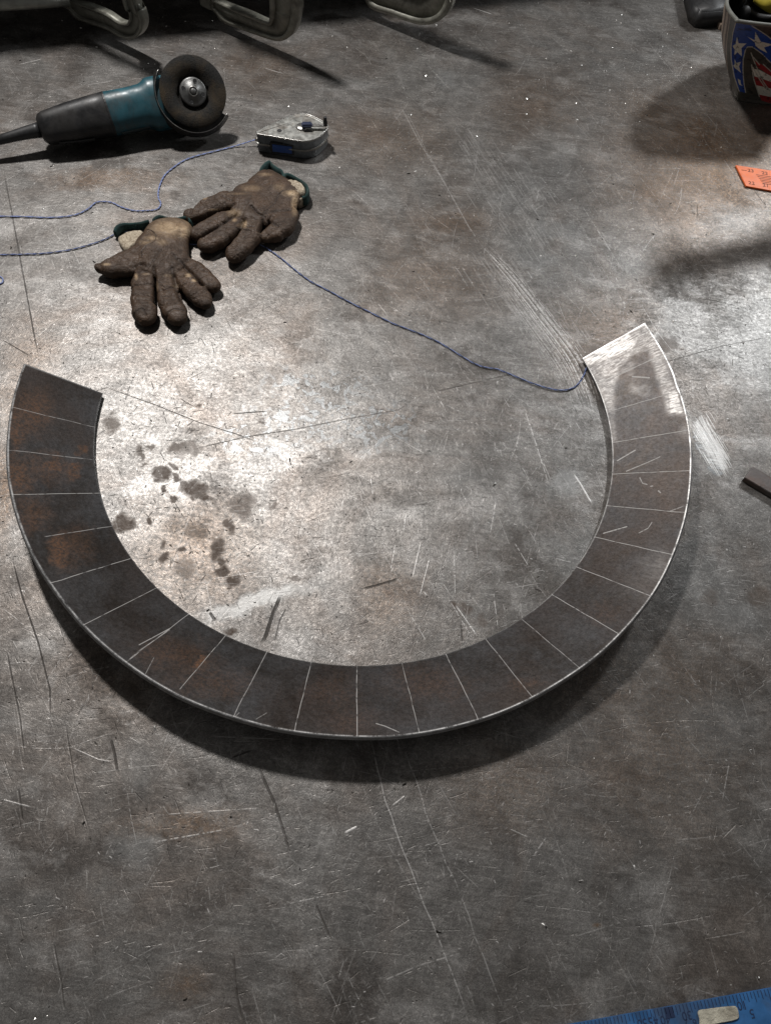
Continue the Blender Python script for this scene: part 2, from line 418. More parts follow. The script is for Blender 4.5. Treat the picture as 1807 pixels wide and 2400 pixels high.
for x, y, rx, ry, a in [(60, 900, 50, 160, .45), (10, 1060, 14, 90, .6), (150, 1240, 60, 50, .2), (240, 385, 110, 18, .5), (560, 150, 70, 40, .3), (950, 600, 120, 80, .35), (1450, 1600, 160, 180, .35),
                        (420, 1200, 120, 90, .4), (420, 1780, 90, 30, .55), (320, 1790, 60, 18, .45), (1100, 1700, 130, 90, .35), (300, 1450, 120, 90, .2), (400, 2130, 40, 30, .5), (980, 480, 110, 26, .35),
                        (850, 300, 120, 60, .4), (1290, 690, 90, 60, .3), (1290, 2002, 6, 5, 1), (1280, 1450, 110, 120, .3), (400, 560, 120, 50, .25), (840, 1290, 60, 60, .35), (1520, 360, 170, 140, .75), (1400, 240, 90, 60, .45), (1150, 230, 120, 60, .3)]:  # blob below the helmet: stain colour that also paints its shadow further down
    blob(rust_and_shade, x * S1, y * S1, rx * S1, ry * S1, a, .8)
for x, y, rx, ry, a, an in [(1105, 470, 50, 120, .40, -.5), (1045, 370, 34, 95, .35, -.6), (1150, 560, 40, 30, .6, 0), (1200, 500, 50, 20, .7, 0), (1160, 400, 60, 40, .3, 0), (1225, 1045, 32, 36, .75, 0), (560, 1300, 120, 16, .95, -.27), (480, 1325, 60, 16, .9, -.3),
                            (1270, 1190, 90, 60, .35, 0), (290, 1830, 50, 44, .6, 0), (1590, 1330, 110, 40, .6, .1), (1540, 1270, 70, 50, .5, 0), (730, 200, 90, 50, .25, 0), (1010, 190, 60, 40, .35, 0),
                            (960, 170, 16, 20, .6, 0), (250, 1430, 20, 20, .5, 0), (300, 1660, 36, 50, .5, 0), (1590, 480, 60, 30, .5, 0), (1640, 760, 80, 120, .25, 0), (1000, 1030, 60, 34, .4, 0), (870, 700, 60, 20, .4, 0),
                            (1130, 1590, 50, 30, .4, 0), (200, 560, 150, 40, .2, 0), (1560, 1560, 80, 70, .5, 0)]:
    blob(rub, x * S1, y * S1, rx * S1, ry * S1, a, .45, an)
for x, y, rx, ry in [(560, 940, 110, 46), (700, 900, 170, 60), (820, 920, 90, 60), (680, 830, 120, 40)]:
    blob(isl, x * S1, y * S1, rx * S1, ry * S1, 1, .4)
pol = blur(inpoly(U + wx * .35, V + wy * .35, [(x * S1, y * S1) for x, y in patch_src]).astype(float), 1)
img_tone = make_image('table_tone', [spots, rust_and_shade, rub, np.maximum(isl * .5, blur(pol, 14) * .85)], W2, H2)
del wx, wy, Uw, Vw, U, V, gx, gy

def steel_table():
    t = NT('worn_table_steel'); co = t.coord()
    m = t.n('Mapping'); t.l(co, m.inputs['Vector'])
    m.inputs['Location'].default_value = (-TX0 / (TX1 - TX0), -TY0 / (TY1 - TY0), 0)
    m.inputs['Scale'].default_value = (1 / (TX1 - TX0), 1 / (TY1 - TY0), 1)
    def img(i):
        o = t.n('TexImage'); o.image = i; o.extension = 'EXTEND'; o.interpolation = 'Linear'; t.l(m.outputs[0], o.inputs['Vector'])
        s = t.n('SeparateColor'); t.l(o.outputs['Color'], s.inputs[0]); return s.outputs, o.outputs['Alpha']
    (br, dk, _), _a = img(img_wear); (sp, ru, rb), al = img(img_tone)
    pol = t.ramp(al, .6, .95); isl = t.math('MULTIPLY', t.ramp(al, .1, .5), t.ramp(al, .85, .6))
    # broad mottling, cloudy wiping marks, grain
    big = t.noise(3.2, 6, .62, co, .6)
    mid = t.noise(16, 8, .68, co, .5)
    wipe = t.noise(7, 7, .66, t.coord('Object', (1, 3.2, 1), (0, 0, .9)), .8)
    fine = t.noise(210, 5, .75, co, .3)
    grit = t.noise(620, 3, .7, co)
    crack = t.noise(95, 8, .8, co, 2.2)
    f = t.math('ADD', t.math('MULTIPLY', big, .45), t.math('ADD', t.math('MULTIPLY', mid, .35), t.math('MULTIPLY', wipe, .30)))
    brushed = t.noise(9, 9, .72, t.coord('Object', (2.2, 26, 1), (0, 0, -.36)), .25)
    brushed2 = t.noise(8, 8, .72, t.coord('Object', (2.5, 30, 1), (0, 0, 1.05)), .25)
    f = t.ramp(f, .36, .76)
    f = t.math('ADD', t.math('MULTIPLY', f, .70), t.math('ADD', t.math('MULTIPLY', t.ramp(brushed, .34, .66), .15), t.math('MULTIPLY', t.ramp(brushed2, .36, .66), .17)))
    c = t.mix(f, (.116, .108, .101), (.350, .336, .320))
    warm = t.ramp(t.noise(4, 7, .68, co, .9), .46, .64, 0, .75)
    c = t.mix(warm, c, t.mix(f, (.095, .072, .058), (.315, .272, .240)))
    grime = t.math('MULTIPLY', t.ramp(t.noise(7.5, 11, .72, co, .35), .49, .60), t.ramp(t.noise(2.3, 5, .6, co), .40, .56, .25, .85))
    c = t.mix(grime, c, (.088, .077, .069))
    worn = t.math('MULTIPLY', t.ramp(t.noise(10, 10, .70, t.coord('Object', (1, 1.9, 1), (0, 0, .8)), .4), .52, .64), .55)
    c = t.mix(worn, c, (.40, .385, .37))
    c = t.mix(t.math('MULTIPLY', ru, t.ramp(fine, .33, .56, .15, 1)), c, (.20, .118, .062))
    c = t.mix(t.math('MULTIPLY', rb, .62), c, (.29, .295, .292))
    # grain: dark pepper in light metal
    pep = t.ramp(fine, .40, .60); gr = t.ramp(grit, .36, .62); ck = t.ramp(t.math('ABSOLUTE', t.math('SUBTRACT', crack, .5)), .0, .055)
    grain = t.math('MULTIPLY', t.fmix(.38, 1.0, pep), t.math('MULTIPLY', t.fmix(.40, 1.0, gr), t.fmix(.45, 1.0, ck)))
    grain = t.math('MAXIMUM', grain, t.math('MULTIPLY', rb, .72))
    patchy = t.ramp(t.noise(24, 9, .74, co, .7), .42, .60, .68, 1.08)
    grain = t.math('MULTIPLY', grain, t.math('MAXIMUM', patchy, t.math('MULTIPLY', rb, 1.0)))
    grain = t.math('ADD', t.math('MULTIPLY', grain, 1.40), .20)
    vm = t.n('VectorMath', operation='SCALE'); t.l(c, vm.inputs[0]); t.l(grain, vm.inputs['Scale']); c = vm.outputs[0]
    # etched islands
    vn = t.noise(62, 4, .55, co, 1.0)
    land = t.math('MULTIPLY', t.ramp(vn, .535, .55), isl); rim = t.math('MULTIPLY', t.ramp(t.math('ABSOLUTE', t.math('SUBTRACT', vn, .54)), .012, .0), isl)
    c = t.mix(t.math('MULTIPLY', land, .7), c, (.22, .23, .235)); c = t.mix(t.math('MULTIPLY', rim, .8), c, (.05, .04, .035))
    spm = t.math('MULTIPLY', sp, t.math('MULTIPLY', t.ramp(fine, .34, .56, .6, 1), t.ramp(t.noise(45, 5, .65, co, .8), .36, .54, .7, 1)))
    c = t.mix(t.math('MULTIPLY', spm, 1.0), c, (.052, .031, .018))
    c = t.mix(t.math('MULTIPLY', dk, .85), c, (.035, .028, .022))
    brush = t.noise(60, 4, .7, t.coord('Object', (1, 9, 1), (0, 0, .95)), .2)
    pol = t.math('MULTIPLY', pol, t.ramp(brush, .44, .62, 0, .7))
    c = t.mix(pol, c, (.72, .76, .78))
    c = t.mix(t.math('MULTIPLY', br, .8), c, (.74, .72, .70))
    r = t.ramp(brushed, .35, .68, .31, .42); r = t.math('ADD', r, t.math('MULTIPLY', grime, .10))
    r = t.math('ADD', r, t.ramp(fine, .35, .65, .10, -.03))
    r = t.fmix(rb, r, .42); r = t.fmix(spm, r, .62); r = t.fmix(dk, r, .7); r = t.fmix(pol, r, .26); r = t.fmix(land, r, .33)
    met = t.fmix(spm, .64, .2); met = t.fmix(dk, met, .2); met = t.fmix(t.math('MULTIPLY', br, .5), met, .4)
    hgt = t.math('ADD', t.math('MULTIPLY', fine, .35), t.math('MULTIPLY', crack, .5))
    hgt = t.math('SUBTRACT', hgt, t.math('MULTIPLY', dk, 1.1)); hgt = t.math('ADD', hgt, t.math('MULTIPLY', br, .25))
    hgt = t.math('MULTIPLY', hgt, t.fmix(rb, 1.0, .55))
    nr = t.bump(hgt, .75, .0009)
    return t.set(Base_Color=c, Roughness=r, Metallic=met, Normal=nr)
M_TABLE = steel_table()
M_DKSTEEL = simple('dark_painted_steel', (.07, .07, .07), .55, .3)
table = thing('welding_table', 'large worn steel welding table top, scratched and stained, under everything else', 'table')
link('table_top', bm_mesh(prism([(-1.9, -.75), (1.9, -.75), (1.9, 2.9), (-1.9, 2.9)], -.02, 0, .002)), M_TABLE, table)
for lx, ly in ((-1.7, -.55), (1.7, -.55), (1.7, 2.7), (-1.7, 2.7)):
    link('leg', box_mesh((lx, ly, -.445), XA, YA, ZA, .09, .09, .85, .006), M_DKSTEEL, table)
floor = simple('shop_floor_concrete', (.11, .11, .105), .85, 0, .3, 4)
tag(link('floor', bm_mesh(prism([(-4, -4), (4, -4), (4, 5), (-4, 5)], -.92, -.87)), floor), kind='structure')

# ================================================================== THE ROLLED PLATE
RCX, RCY, ROUT, RRAT = -.05506, .63239, .457, .79586
PHI0, DPHI = -2.93212, .1486
A0, A1, A2 = math.radians(-177.3), math.radians(27.3), None
HO = [.05302, -.00099, -.00196, .00358, .00317]
TH = .0063
def h_out(a): return HO[0] + HO[1] * np.cos(a) + HO[2] * np.sin(a) + HO[3] * np.cos(2 * a) + HO[4] * np.sin(2 * a)
def ring_pt(a, s):
    """s 0 at the inner edge, 1 at the outer edge: top face of the plate"""
    r = ROUT * (RRAT + (1 - RRAT) * s)
    a = np.asarray(a, float); s = np.asarray(s, float)
    ho = h_out(a)
    z = .0075 + (ho - .0075) * (s ** 1.0)
    # small step left by the torch on the outer edge
    r = r + s * (-.0016 * np.exp(-((a - math.radians(12)) / .03) ** 2) + .0005 * np.sin(a * 9) + .0002 * np.sin(a * 23 + 1))
    return np.stack([RCX + r * np.cos(a), RCY + r * np.sin(a), z], -1)
# painted-on information: chalk, rust, ground-bright metal
RW, RH = 4096, 256
ga = np.linspace(A0, A1, RW)[None] + np.zeros((RH, 1)); gs = np.linspace(0, 1, RH)[:, None] + np.zeros((1, RW))
Ur, Vr = to_px(ring_pt(ga, gs))
chalk = np.zeros((RH, RW))
mm = (A1 - A0) / RW; du = math.radians(.038)
brk = resize(RNG.random((26, 2000)), RH, RW)
for k in range(23):
    a = PHI0 + k * DPHI
    s0, s1 = (0.0, 1.0)
    if k == 3: s1 = .8
    if k in (7,): s1 = .93
    wob = .0005 * np.interp(gs[:, 0], np.linspace(0, 1, 9), RNG.normal(0, 1, 9))[:, None]
    d = np.abs(ga - a - wob) / du * (gs * .2 + .8)
    st = [.65, .7, .85, .7, .9, .75, .8, .75, .75, .8, .95, .75, .85, .75, .6, .95, .95, .95, .95, .95, 1, .8, .8][k]
    chalk = np.maximum(chalk, st * np.clip(1.5 - d, 0, 1) * ((gs >= s0) & (gs <= s1)) * np.clip((brk - .12) * 4, .25, 1))
def Z2(x, y): return 1300 + x / 3.2525, 720 + y / 3.2525
def Zl(x, y): return 0 + x / 2.775, 1200 + y / 2.775
for pts, w, st in [([Z2(470, 1170), Z2(608, 1090)], .9, .9), ([Z2(540, 1250), Z2(700, 1185), Z2(800, 1140)], .7, .6), ([Z2(365, 1722), Z2(545, 1672)], .9, .85), ([Z2(640, 1720), Z2(710, 1685), Z2(740, 1640)], .7, .6),
                  ([Z2(590, 528), Z2(720, 536)], 1.2, .7), ([Z2(480, 520), Z2(760, 385)], .6, .4), ([Z2(880, 1555), Z2(990, 1515)], .7, .45), ([Z2(645, 1300), Z2(665, 1340), Z2(700, 1350)], 1.0, .5), ([Z2(730, 1365), Z2(745, 1362)], 1.0, .5), ([Z2(790, 1400), Z2(805, 1412)], 1.2, .5),
                  ([Zl(905, 865), Zl(1110, 755)], .8, .7), ([Zl(840, 960), Zl(910, 900), Zl(1105, 765)], .8, .5), ([Zl(945, 1055), Zl(1000, 950)], .6, .5),
                  ([(882, 1697), (902, 1703), (936, 1718)], .9, .7), ([(552, 1680), (560, 1672)], .7, .4), ([(600, 1687), (625, 1672)], .7, .35)]:
    chalk = np.maximum(chalk, st * near_line(Ur, Vr, pts, w) * np.clip((brk - .1) * 4, .2, 1))
rwx = (fbm(RH, RW, 120, 4) - .5) * 46; rwy = (fbm(RH, RW, 120, 4) - .5) * 46
rr = np.zeros((RH, RW)); rp = np.zeros((RH, RW)); rd = np.zeros((RH, RW))
def rblob(img, u, v, ru, rv, a, soft=.6):
    d = np.sqrt(((Ur + rwx - u) / ru) ** 2 + ((Vr + rwy - v) / rv) ** 2); np.maximum(img, a * np.clip((1 + soft - d) / (2 * soft), 0, 1), out=img)
for x, y, rx, ry, a in [(240, 560, 150, 160, .55), (130, 700, 60, 150, .7), (250, 590, 50, 24, .9), (640, 860, 36, 30, .9), (150, 1050, 100, 140, .7), (420, 970, 60, 60, .8), (590, 1000, 60, 44, .85), (250, 1350, 130, 120, .45), (480, 1650, 70, 130, .9), (620, 1600, 120, 140, .35), (330, 1000, 200, 100, .4)]:
    rblob(rr, x / 3.33, 800 + y / 3.33, rx / 3.33, ry / 3.33, a)
for x, y, rx, ry, a in [(465, 1550, 12, 10, 1), (410, 1530, 70, 30, .35), (460, 1560, 60, 24, .3), (780, 1625, 60, 40, .2), (820, 1690, 50, 30, .2), (1000, 1600, 90, 40, .25), (1240, 1600, 40, 14, .25), (1420, 1440, 40, 20, .15), (500, 1600, 90, 30, .3)]:
    rblob(rr, x, y, rx, ry, a)
for x, y, rx, ry, a in [(100, 1030, 60, 110, .6), (60, 960, 30, 60, .5), (150, 1180, 60, 60, .4), (700, 1620, 80, 40, .5), (1250, 1500, 140, 60, .3)]:
    rblob(rd, x, y, rx, ry, a)
def rpoly(img, pts, a, f=1.0, nb=6):
    f = f * .35
    m = inpoly(Ur + rwx * f * .5, Vr + rwy * f * .5, pts).astype(float); m = blur(m, nb * 12); np.maximum(img, a * m, out=img)
bandp = [Z2(*q) for q in [(205, 400), (685, 108), (780, 230), (1010, 830), (860, 812), (790, 560), (715, 320), (610, 350), (490, 470), (455, 600), (445, 830), (395, 800), (300, 590)]]
rpoly(rp, bandp, .58)
rpoly(rp, [Z2(*q) for q in [(205, 400), (560, 185), (640, 260), (560, 340), (330, 420), (230, 460)]], .95, 1, 4)
rpoly(rp, [Z2(*q) for q in [(860, 640), (940, 640), (985, 805), (880, 806)]], .95, .3, 2)
rblob(rp, *Z2(800, 1990), 34, 30, .40, .9)
rblob(rp, *Z2(700, 2150), 40, 40, .22, .9)
rpoly(rp, [Z2(*q) for q in [(1000, 870), (1030, 1000), (990, 1005), (950, 960)]], .3, .6, 6)
rpoly(rp, [Z2(*q) for q in [(395, 800), (440, 830), (470, 1030), (425, 1035)]], .45, .6, 6)
for q, ar in (((545, 470), 0), ((640, 640), 0)): rblob(rp, *Z2(*q), 20, 12, .35)
# thin shine of the ground edges
edge = np.clip(1 - (1 - gs) / .017, 0, 1) * .95
edge = np.maximum(edge, np.clip(1 - gs / .014, 0, 1) * (.12 + .22 * (ga > -.8)))
edge = np.maximum(edge, np.clip(1 - (A1 - ga) / .008, 0, 1) * .9); edge = np.maximum(edge, np.clip(1 - (ga - A0) / .006, 0, 1) * .5)
rd = np.clip(edge * (-.15 + resize(RNG.random((4, 190)), RH, RW) * .9 + resize(RNG.random((4, 1500)), RH, RW) * .55 + .12 * (ga > -.9)), 0, 1)
img_ring = make_image('plate_marks', [chalk, rr, rp, rd], RW, RH)
del Ur, Vr, rwx, rwy, brk

def plate_mat():
    t = NT('mill_scale_plate'); co = t.coord()
    i = t.n('TexImage'); i.image = img_ring; i.extension = 'EXTEND'; t.l(t.coord('UV'), i.inputs['Vector'])
    s = t.n('SeparateColor'); t.l(i.outputs['Color'], s.inputs[0]); ch, ru, po = s.outputs; rd = i.outputs['Alpha']
    uvs = t.coord('UV', (34, 3.0, 1))
    streak = t.noise(5, 7, .65, uvs, .5)
    mid = t.noise(13, 7, .65, co, .5); fine = t.noise(260, 4, .7, co); grit = t.noise(800, 2, .6, co)
    f = t.ramp(t.math('ADD', t.math('MULTIPLY', mid, .6), t.math('MULTIPLY', streak, .4)), .38, .64)
    c = t.mix(f, (.029, .0245, .0215), (.060, .059, .061))
    c = t.mix(t.ramp(t.noise(6, 5, .6, co, .7), .45, .65, 0, .6), c, (.044, .032, .026))
    c = t.mix(t.math('MULTIPLY', ru, t.ramp(fine, .35, .6, .15, .85)), c, (.125, .057, .025))
    g = t.math('MULTIPLY', t.ramp(fine, .3, .68, .68, 1.25), t.ramp(grit, .3, .7, .75, 1.2))
    vm = t.n('VectorMath', operation='SCALE'); t.l(c, vm.inputs[0]); t.l(g, vm.inputs['Scale']); c = vm.outputs[0]
    pg = t.math('MULTIPLY', po, t.math('MULTIPLY', t.ramp(fine, .34, .62, .68, 1.0), t.ramp(t.noise(5, 6, .62, t.coord('UV', (150, 1.6, 1)), .3), .34, .60, .30, 1.0)))
    c = t.mix(pg, c, (.190, .182, .175)); c = t.mix(t.ramp(pg, .35, 1.05), c, (.30, .29, .28))
    c = t.mix(rd, c, (.62, .61, .60))
    c = t.mix(t.math('MULTIPLY', ch, .85), c, (.62, .60, .58))
    r = t.fmix(pg, t.ramp(mid, .35, .65, .40, .52), .44)
    r = t.fmix(ru, r, .6); r = t.fmix(ch, r, .75)
    r = t.fmix(rd, r, .42)
    met = t.fmix(pg, .68, .9); met = t.fmix(ru, met, .15); met = t.fmix(ch, met, .1)
    nr = t.bump(t.math('ADD', t.math('MULTIPLY', fine, .6), t.math('MULTIPLY', mid, 1.0)), .45, .0006)
    return t.set(Base_Color=c, Roughness=r, Metallic=met, Specular_IOR_Level=t.fmix(pg, .22, .5), Normal=nr)
M_PLATE = plate_mat()
M_EDGE = simple('cut_edge_steel', (.33, .33, .33), .38, .85, .3, 90, .3, 500)

plate = thing('curved_steel_plate', 'broad C-shaped dished steel plate with radial chalk lines, lying across the table', 'steel plate', None, (RCX, RCY, 0))
def rel(P): return (P[0] - RCX, P[1] - RCY, P[2])
NA, NS = 420, 10
V = []; F = []; UV = []
for i in range(NA + 1):
    a = A0 + (A1 - A0) * i / NA
    for j in range(NS + 1):
        V.append(rel(ring_pt(a, .0085 + j / NS * .983)))
for i in range(NA):
    for j in range(NS):
        F.append((i * (NS + 1) + j, (i + 1) * (NS + 1) + j, (i + 1) * (NS + 1) + j + 1, i * (NS + 1) + j + 1))
me = mesh(V, [f[::-1] for f in F])
uvl = me.uv_layers.new(name='UVMap')
for li, lp in enumerate(me.loops):
    vi = lp.vertex_index; uvl.data[li].uv = ((vi // (NS + 1)) / NA, (vi % (NS + 1)) / NS)
link('top_face', me, M_PLATE, plate, True)
# rim: bevel + side walls + underside as one shell under the face
def sec(a):
    o = ring_pt(a, 1.0); i_ = ring_pt(a, 0.0); o2 = ring_pt(a, .9915); i2 = ring_pt(a, .0085)
    ra = np.array([math.cos(a), math.sin(a), 0]); w = o - i_; w /= np.linalg.norm(w); nn = np.cross(np.array([-math.sin(a), math.cos(a), 0]), w); nn = -nn if nn[2] < 0 else nn
    return [i2, i_ - nn * .0008, i_ - nn * (TH - .0012) , i2 - nn * TH, o2 - nn * TH, o - nn * (TH - .0010), o - nn * .0008, o2]
V = []; F = []; ns = 8
for i in range(NA + 1):
    for p in sec(A0 + (A1 - A0) * i / NA): V.append(rel(p))
for i in range(NA):
    for j in range(ns - 1):
        F.append((i * ns + j, i * ns + j + 1, (i + 1) * ns + j + 1, (i + 1) * ns + j))
F.append(tuple(range(ns))); F.append(tuple(NA * ns + k for k in range(ns))[::-1])
bm = bmesh.new(); bm.from_mesh(mesh(V, F)); 
link('cut_edge', bm_mesh(bm), M_EDGE, plate)

# ================================================================== GRINDER
Dc = at(453.3, 215.1, .078); n_ = np.array([.13, -.76, .63]); n_ /= np.linalg.norm(n_)
G0 = Dc - .040 * n_; Tl = at(95.5, 304, .038)
b_ = Tl - G0; b_ /= np.linalg.norm(b_)
n_ = n_ - b_ * (n_ @ b_); n_ /= np.linalg.norm(n_); y_ = np.cross(n_, b_)
GM = Matrix(((b_[0], y_[0], n_[0], Dc[0]), (b_[1], y_[1], n_[1], Dc[1]), (b_[2], y_[2], n_[2], Dc[2]), (0, 0, 0, 1)))
gr = thing('angle_grinder', 'teal and black angle grinder with a worn black disc, lying on its side', 'angle grinder')
gr.matrix_world = GM
M_TEAL = simple('teal_plastic', (.016, .075, .098), .42, 0, .15, 40, .1, 400, .0003, (.03, .045, .05), .7)
M_BLKPL = simple('black_rubbery_plastic', (.010, .010, .011), .45, 0, .2, 40, .2, 500, .0003, (.06, .055, .05), .3)
M_BLACK = simple('black_rubber', (.018, .018, .019), .5, 0, .2, 60)
M_CAST = simple('cast_grey_metal', (.24, .24, .23), .5, .6, .25, 80, .3, 300)
M_GUARD = simple('blackened_guard_steel', (.035, .034, .033), .38, .5, .35, 60, .2, 300, .0005, (.10, .09, .08), .35)
M_BRIGHT = simple('worn_bright_steel', (.48, .47, .45), .32, .95, .25, 150, .2, 600)
M_NUT = simple('grey_steel_nut', (.14, .14, .137), .42, .7, .25, 150, .2, 600)
def disc_mat():
    t = NT('abrasive_disc'); co = t.coord()
    sx = t.n('SeparateXYZ'); t.l(co, sx.inputs[0])
    rad = t.math('SQRT', t.math('ADD', t.math('MULTIPLY', sx.outputs[0], sx.outputs[0]), t.math('MULTIPLY', sx.outputs[1], sx.outputs[1])))
    f = t.noise(500, 3, .7, co)
    c = t.mix(t.ramp(f, .35, .65), (.008, .0078, .0075), (.026, .025, .023))
    br = t.math('MULTIPLY', t.ramp(t.noise(28, 5, .6, co, .6), .42, .66), t.ramp(rad, .022, .036))
    c = t.mix(t.math('MULTIPLY', br, .75), c, (.065, .047, .028))
    return t.set(Base_Color=c, Roughness=.85, Specular_IOR_Level=.25, Normal=t.bump(f, .9, .0012))
M_DISC = disc_mat()
R_ = .0565
link('grinding_disc', lathe([(.009, -.0045), (.009, -.011), (.0270, -.011), (.033, -.0035), (R_ - .001, -.0035), (R_, -.002), (R_, .0005), (R_ - .001, .0015), (.0315, .0015), (.0265, -.0065)], 72), M_DISC, gr, True)
# flange nut with four pin holes
nut = link('flange_nut', lathe([(.0055, .0045), (.0085, .0045), (.009, .0025), (.0205, .0025), (.0228, .0012), (.0232, -.004), (.0055, -.004)], 48), M_NUT, gr, True)
for k in range(4):
    a = math.radians(62 + 90 * k)
    link('pin_hole', lathe([(0, .0001), (.0030, .0001), (.0034, .0004), (.0034, .0), (0, 0)], 14, False), M_BLACK, nut).location = (.0168 * math.cos(a), .0168 * math.sin(a), .0026)
link('spindle', lathe([(0, .007), (.0035, .007), (.0048, .0058), (.0052, .0030), (.0052, -.004), (0, -.004)], 20), M_NUT, gr, True)
ring_ = lathe([(.0062, .0048), (.0072, .0058), (.0082, .0048), (.0082, .0030), (.0062, .0030)], 36); link('lock_ring', ring_, M_BRIGHT, nut, True)
# guard : half drum around the disc; angles in the disc's own plane
def loc_ang(u, v):
    P = np.array(GM.inverted() @ Vector(tuple(at(u, v, .06)))); return P
def plane_hit(u, v):
    d = np.array([(u - 903.5) / FPX, -(v - 1200) / FPX, -1.]) @ CAM_M
    t = ((Dc - CAM_C) @ n_) / (d @ n_); P = CAM_C + d * t - Dc
    return math.atan2(P @ y_, P @ b_)
Z1 = lambda x, y: (x / 2.775, 80 + y / 2.775)
ga0 = plane_hit(*Z1(1045, 235)); ga1 = plane_hit(*Z1(1490, 520))
am = plane_hit(*Z1(1120, 600))
def unwrap(a, ref):
    while a - ref > math.pi: a -= 2 * math.pi
    while a - ref < -math.pi: a += 2 * math.pi
    return a
ga0 = unwrap(ga0, am); ga1 = unwrap(ga1, am)
V = []; F = []; N = 40
prof = [(.0625, -.004), (.0635, -.0025), (.0648, -.004), (.0690, -.020), (.066, -.0245), (.025, -.0245), (.025, -.0225), (.064, -.0225), (.0665, -.019)]
for i in range(N + 1):
    a = ga0 + (ga1 - ga0) * i / N
    for r, z in prof: V.append((r * math.cos(a), r * math.sin(a), z))
m_ = len(prof)
for i in range(N):
    for j in range(m_): F.append((i * m_ + j, i * m_ + (j + 1) % m_, (i + 1) * m_ + (j + 1) % m_, (i + 1) * m_ + j))
F.append(tuple(range(m_))); F.append(tuple(N * m_ + k for k in range(m_))[::-1])
bm = bmesh.new(); bm.from_mesh(mesh(V, F)); guard = link('disc_guard', bm_mesh(bm), M_GUARD, gr)
rimp = [(.0635 * math.cos(ga0 + (ga1 - ga0) * i / 50), .0635 * math.sin(ga0 + (ga1 - ga0) * i / 50), -.0028) for i in range(51)]
link('guard_rim', tube(rimp, .0006, 6), M_BRIGHT, guard, True)
# body: lofted sections along local x (toward the cord), centred on z = -.04
def loft(stations, seg=36, e=2.6):
    V = []; F = []
    for x, ry, rz, cz in stations:
        for k in range(seg):
            a = 2 * math.pi * k / seg; c, s = math.cos(a), math.sin(a)
            V.append((x, ry * math.copysign(abs(c) ** (2 / e), c), cz + rz * math.copysign(abs(s) ** (2 / e), s)))
    n = len(stations)
    for i in range(n - 1):
        for k in range(seg): F.append((i * seg + k, i * seg + (k + 1) % seg, (i + 1) * seg + (k + 1) % seg, (i + 1) * seg + k))
    F.append(tuple(range(seg))); F.append(tuple((n - 1) * seg + k for k in range(seg)))
    bm = bmesh.new(); bm.from_mesh(mesh(V, F)); return bm_mesh(bm)
link('gear_housing', loft([(-.034, .012, .010, -.046), (-.032, .022, .016, -.046), (-.022, .031, .022, -.046), (0, .036, .026, -.046), (.022, .037, .029, -.045), (.044, .038, .031, -.043), (.052, .0385, .032, -.042)], 36, 3.2), M_CAST, gr, True)
link('bearing_collar', lathe([(.010, -.010), (.024, -.010), (.026, -.013), (.026, -.024), (.010, -.024)], 40), M_CAST, gr, True)
mb = link('motor_body', loft([(.030, .0400, .0300, -.043), (.033, .0425, .0335, -.042), (.070, .0425, .0345, -.041), (.073, .0420, .034, -.041), (.080, .0375, .033, -.040), (.086, .0352, .0325, -.040), (.110, .0342, .032, -.040), (.135, .0345, .033, -.040), (.147, .0350, .0335, -.040), (.149, .0345, .033, -.040)], 40, 2.7), M_TEAL, gr, True)
gp = link('grip', loft([(.148, .0340, .0325, -.040), (.150, .0350, .0338, -.040), (.175, .0338, .0325, -.040), (.215, .0310, .0300, -.040), (.242, .0275, .0270, -.040), (.254, .0262, .0255, -.040), (.262, .0235, .023, -.040), (.267, .018, .017, -.040)], 40, 2.8), M_BLKPL, gr, True)
link('seam_ring', loft([(.1465, .0355, .0340, -.040), (.1492, .0355, .0340, -.040)], 40, 2.7), M_BLACK, mb)
for k in range(5):
    link('vent_slot', box_mesh((.226 + k * .0062 - .01, .0312 - k * .0008, -.034 + .0), XA, (0, 1, 0), ZA, .003, .004, .016, .001), M_BLACK, gp)
for k in range(2):
    link('rib', tube([(.185, .0336, -.034 + k * .010), (.212, .0316, -.034 + k * .010), (.244, .0278, -.034 + k * .009)], .0014, 6), M_BLACK, gp)
link('label_strip', box_mesh((.113, .0338, -.031), XA, YA, ZA, .050, .003, .013, .0008), simple('dark_label', (.03, .045, .05), .4), mb)
link('slide_switch', box_mesh((.125, .0, -.0725), XA, YA, ZA, .03, .012, .006, .002), M_BLACK, mb)
cg = tube([(.268, 0, -.040), (.275, 0, -.040), (.29, 0, -.040), (.32, 0.001, -.041), (.352, .002, -.043)], [.0125, .0118, .0105, .0085, .0070], 16)
link('cord_sleeve', cg, M_BLACK, gr, True)
link('power_cord', tube(catmull([(.345, .002, -.043), (.42, .004, -.050), (.52, .02, -.062), (.70, .08, -.070)], 8), .0040, 10), M_BLACK, gr, True)

# ================================================================== CHALK LINE REEL
def Zc(x, y): return 560 + x / 6.9375, 240 + y / 6.9375
HB = .035
top_px = [(297, 492), (380, 440), (460, 395), (640, 322), (780, 252), (900, 208), (1040, 198), (1150, 215), (1300, 285), (1400, 345), (1447, 385), (1425, 440), (1340, 530), (1230, 602), (1080, 632), (950, 622), (700, 582), (500, 547), (320, 517)]
outl = [at(*Zc(*q), HB)[:2] for q in top_px]
outl = [p for p in catmull(outl, 4, True)]
cen = np.mean(outl, 0)
cb = thing('chalk_line_reel', 'teardrop-shaped silver chalk line box with a folding crank and blue side window', 'chalk line', None, (cen[0], cen[1], 0))
def off(d): 
    out = []; n = len(outl)
    for i in range(n):
        t = outl[(i + 1) % n] - outl[i - 1]; t = t / (np.linalg.norm(t) + 1e-9); nn = np.array([t[1], -t[0]])
        if nn @ (outl[i] - cen) < 0: nn = -nn
        out.append(outl[i] + nn * d - cen)
    return out
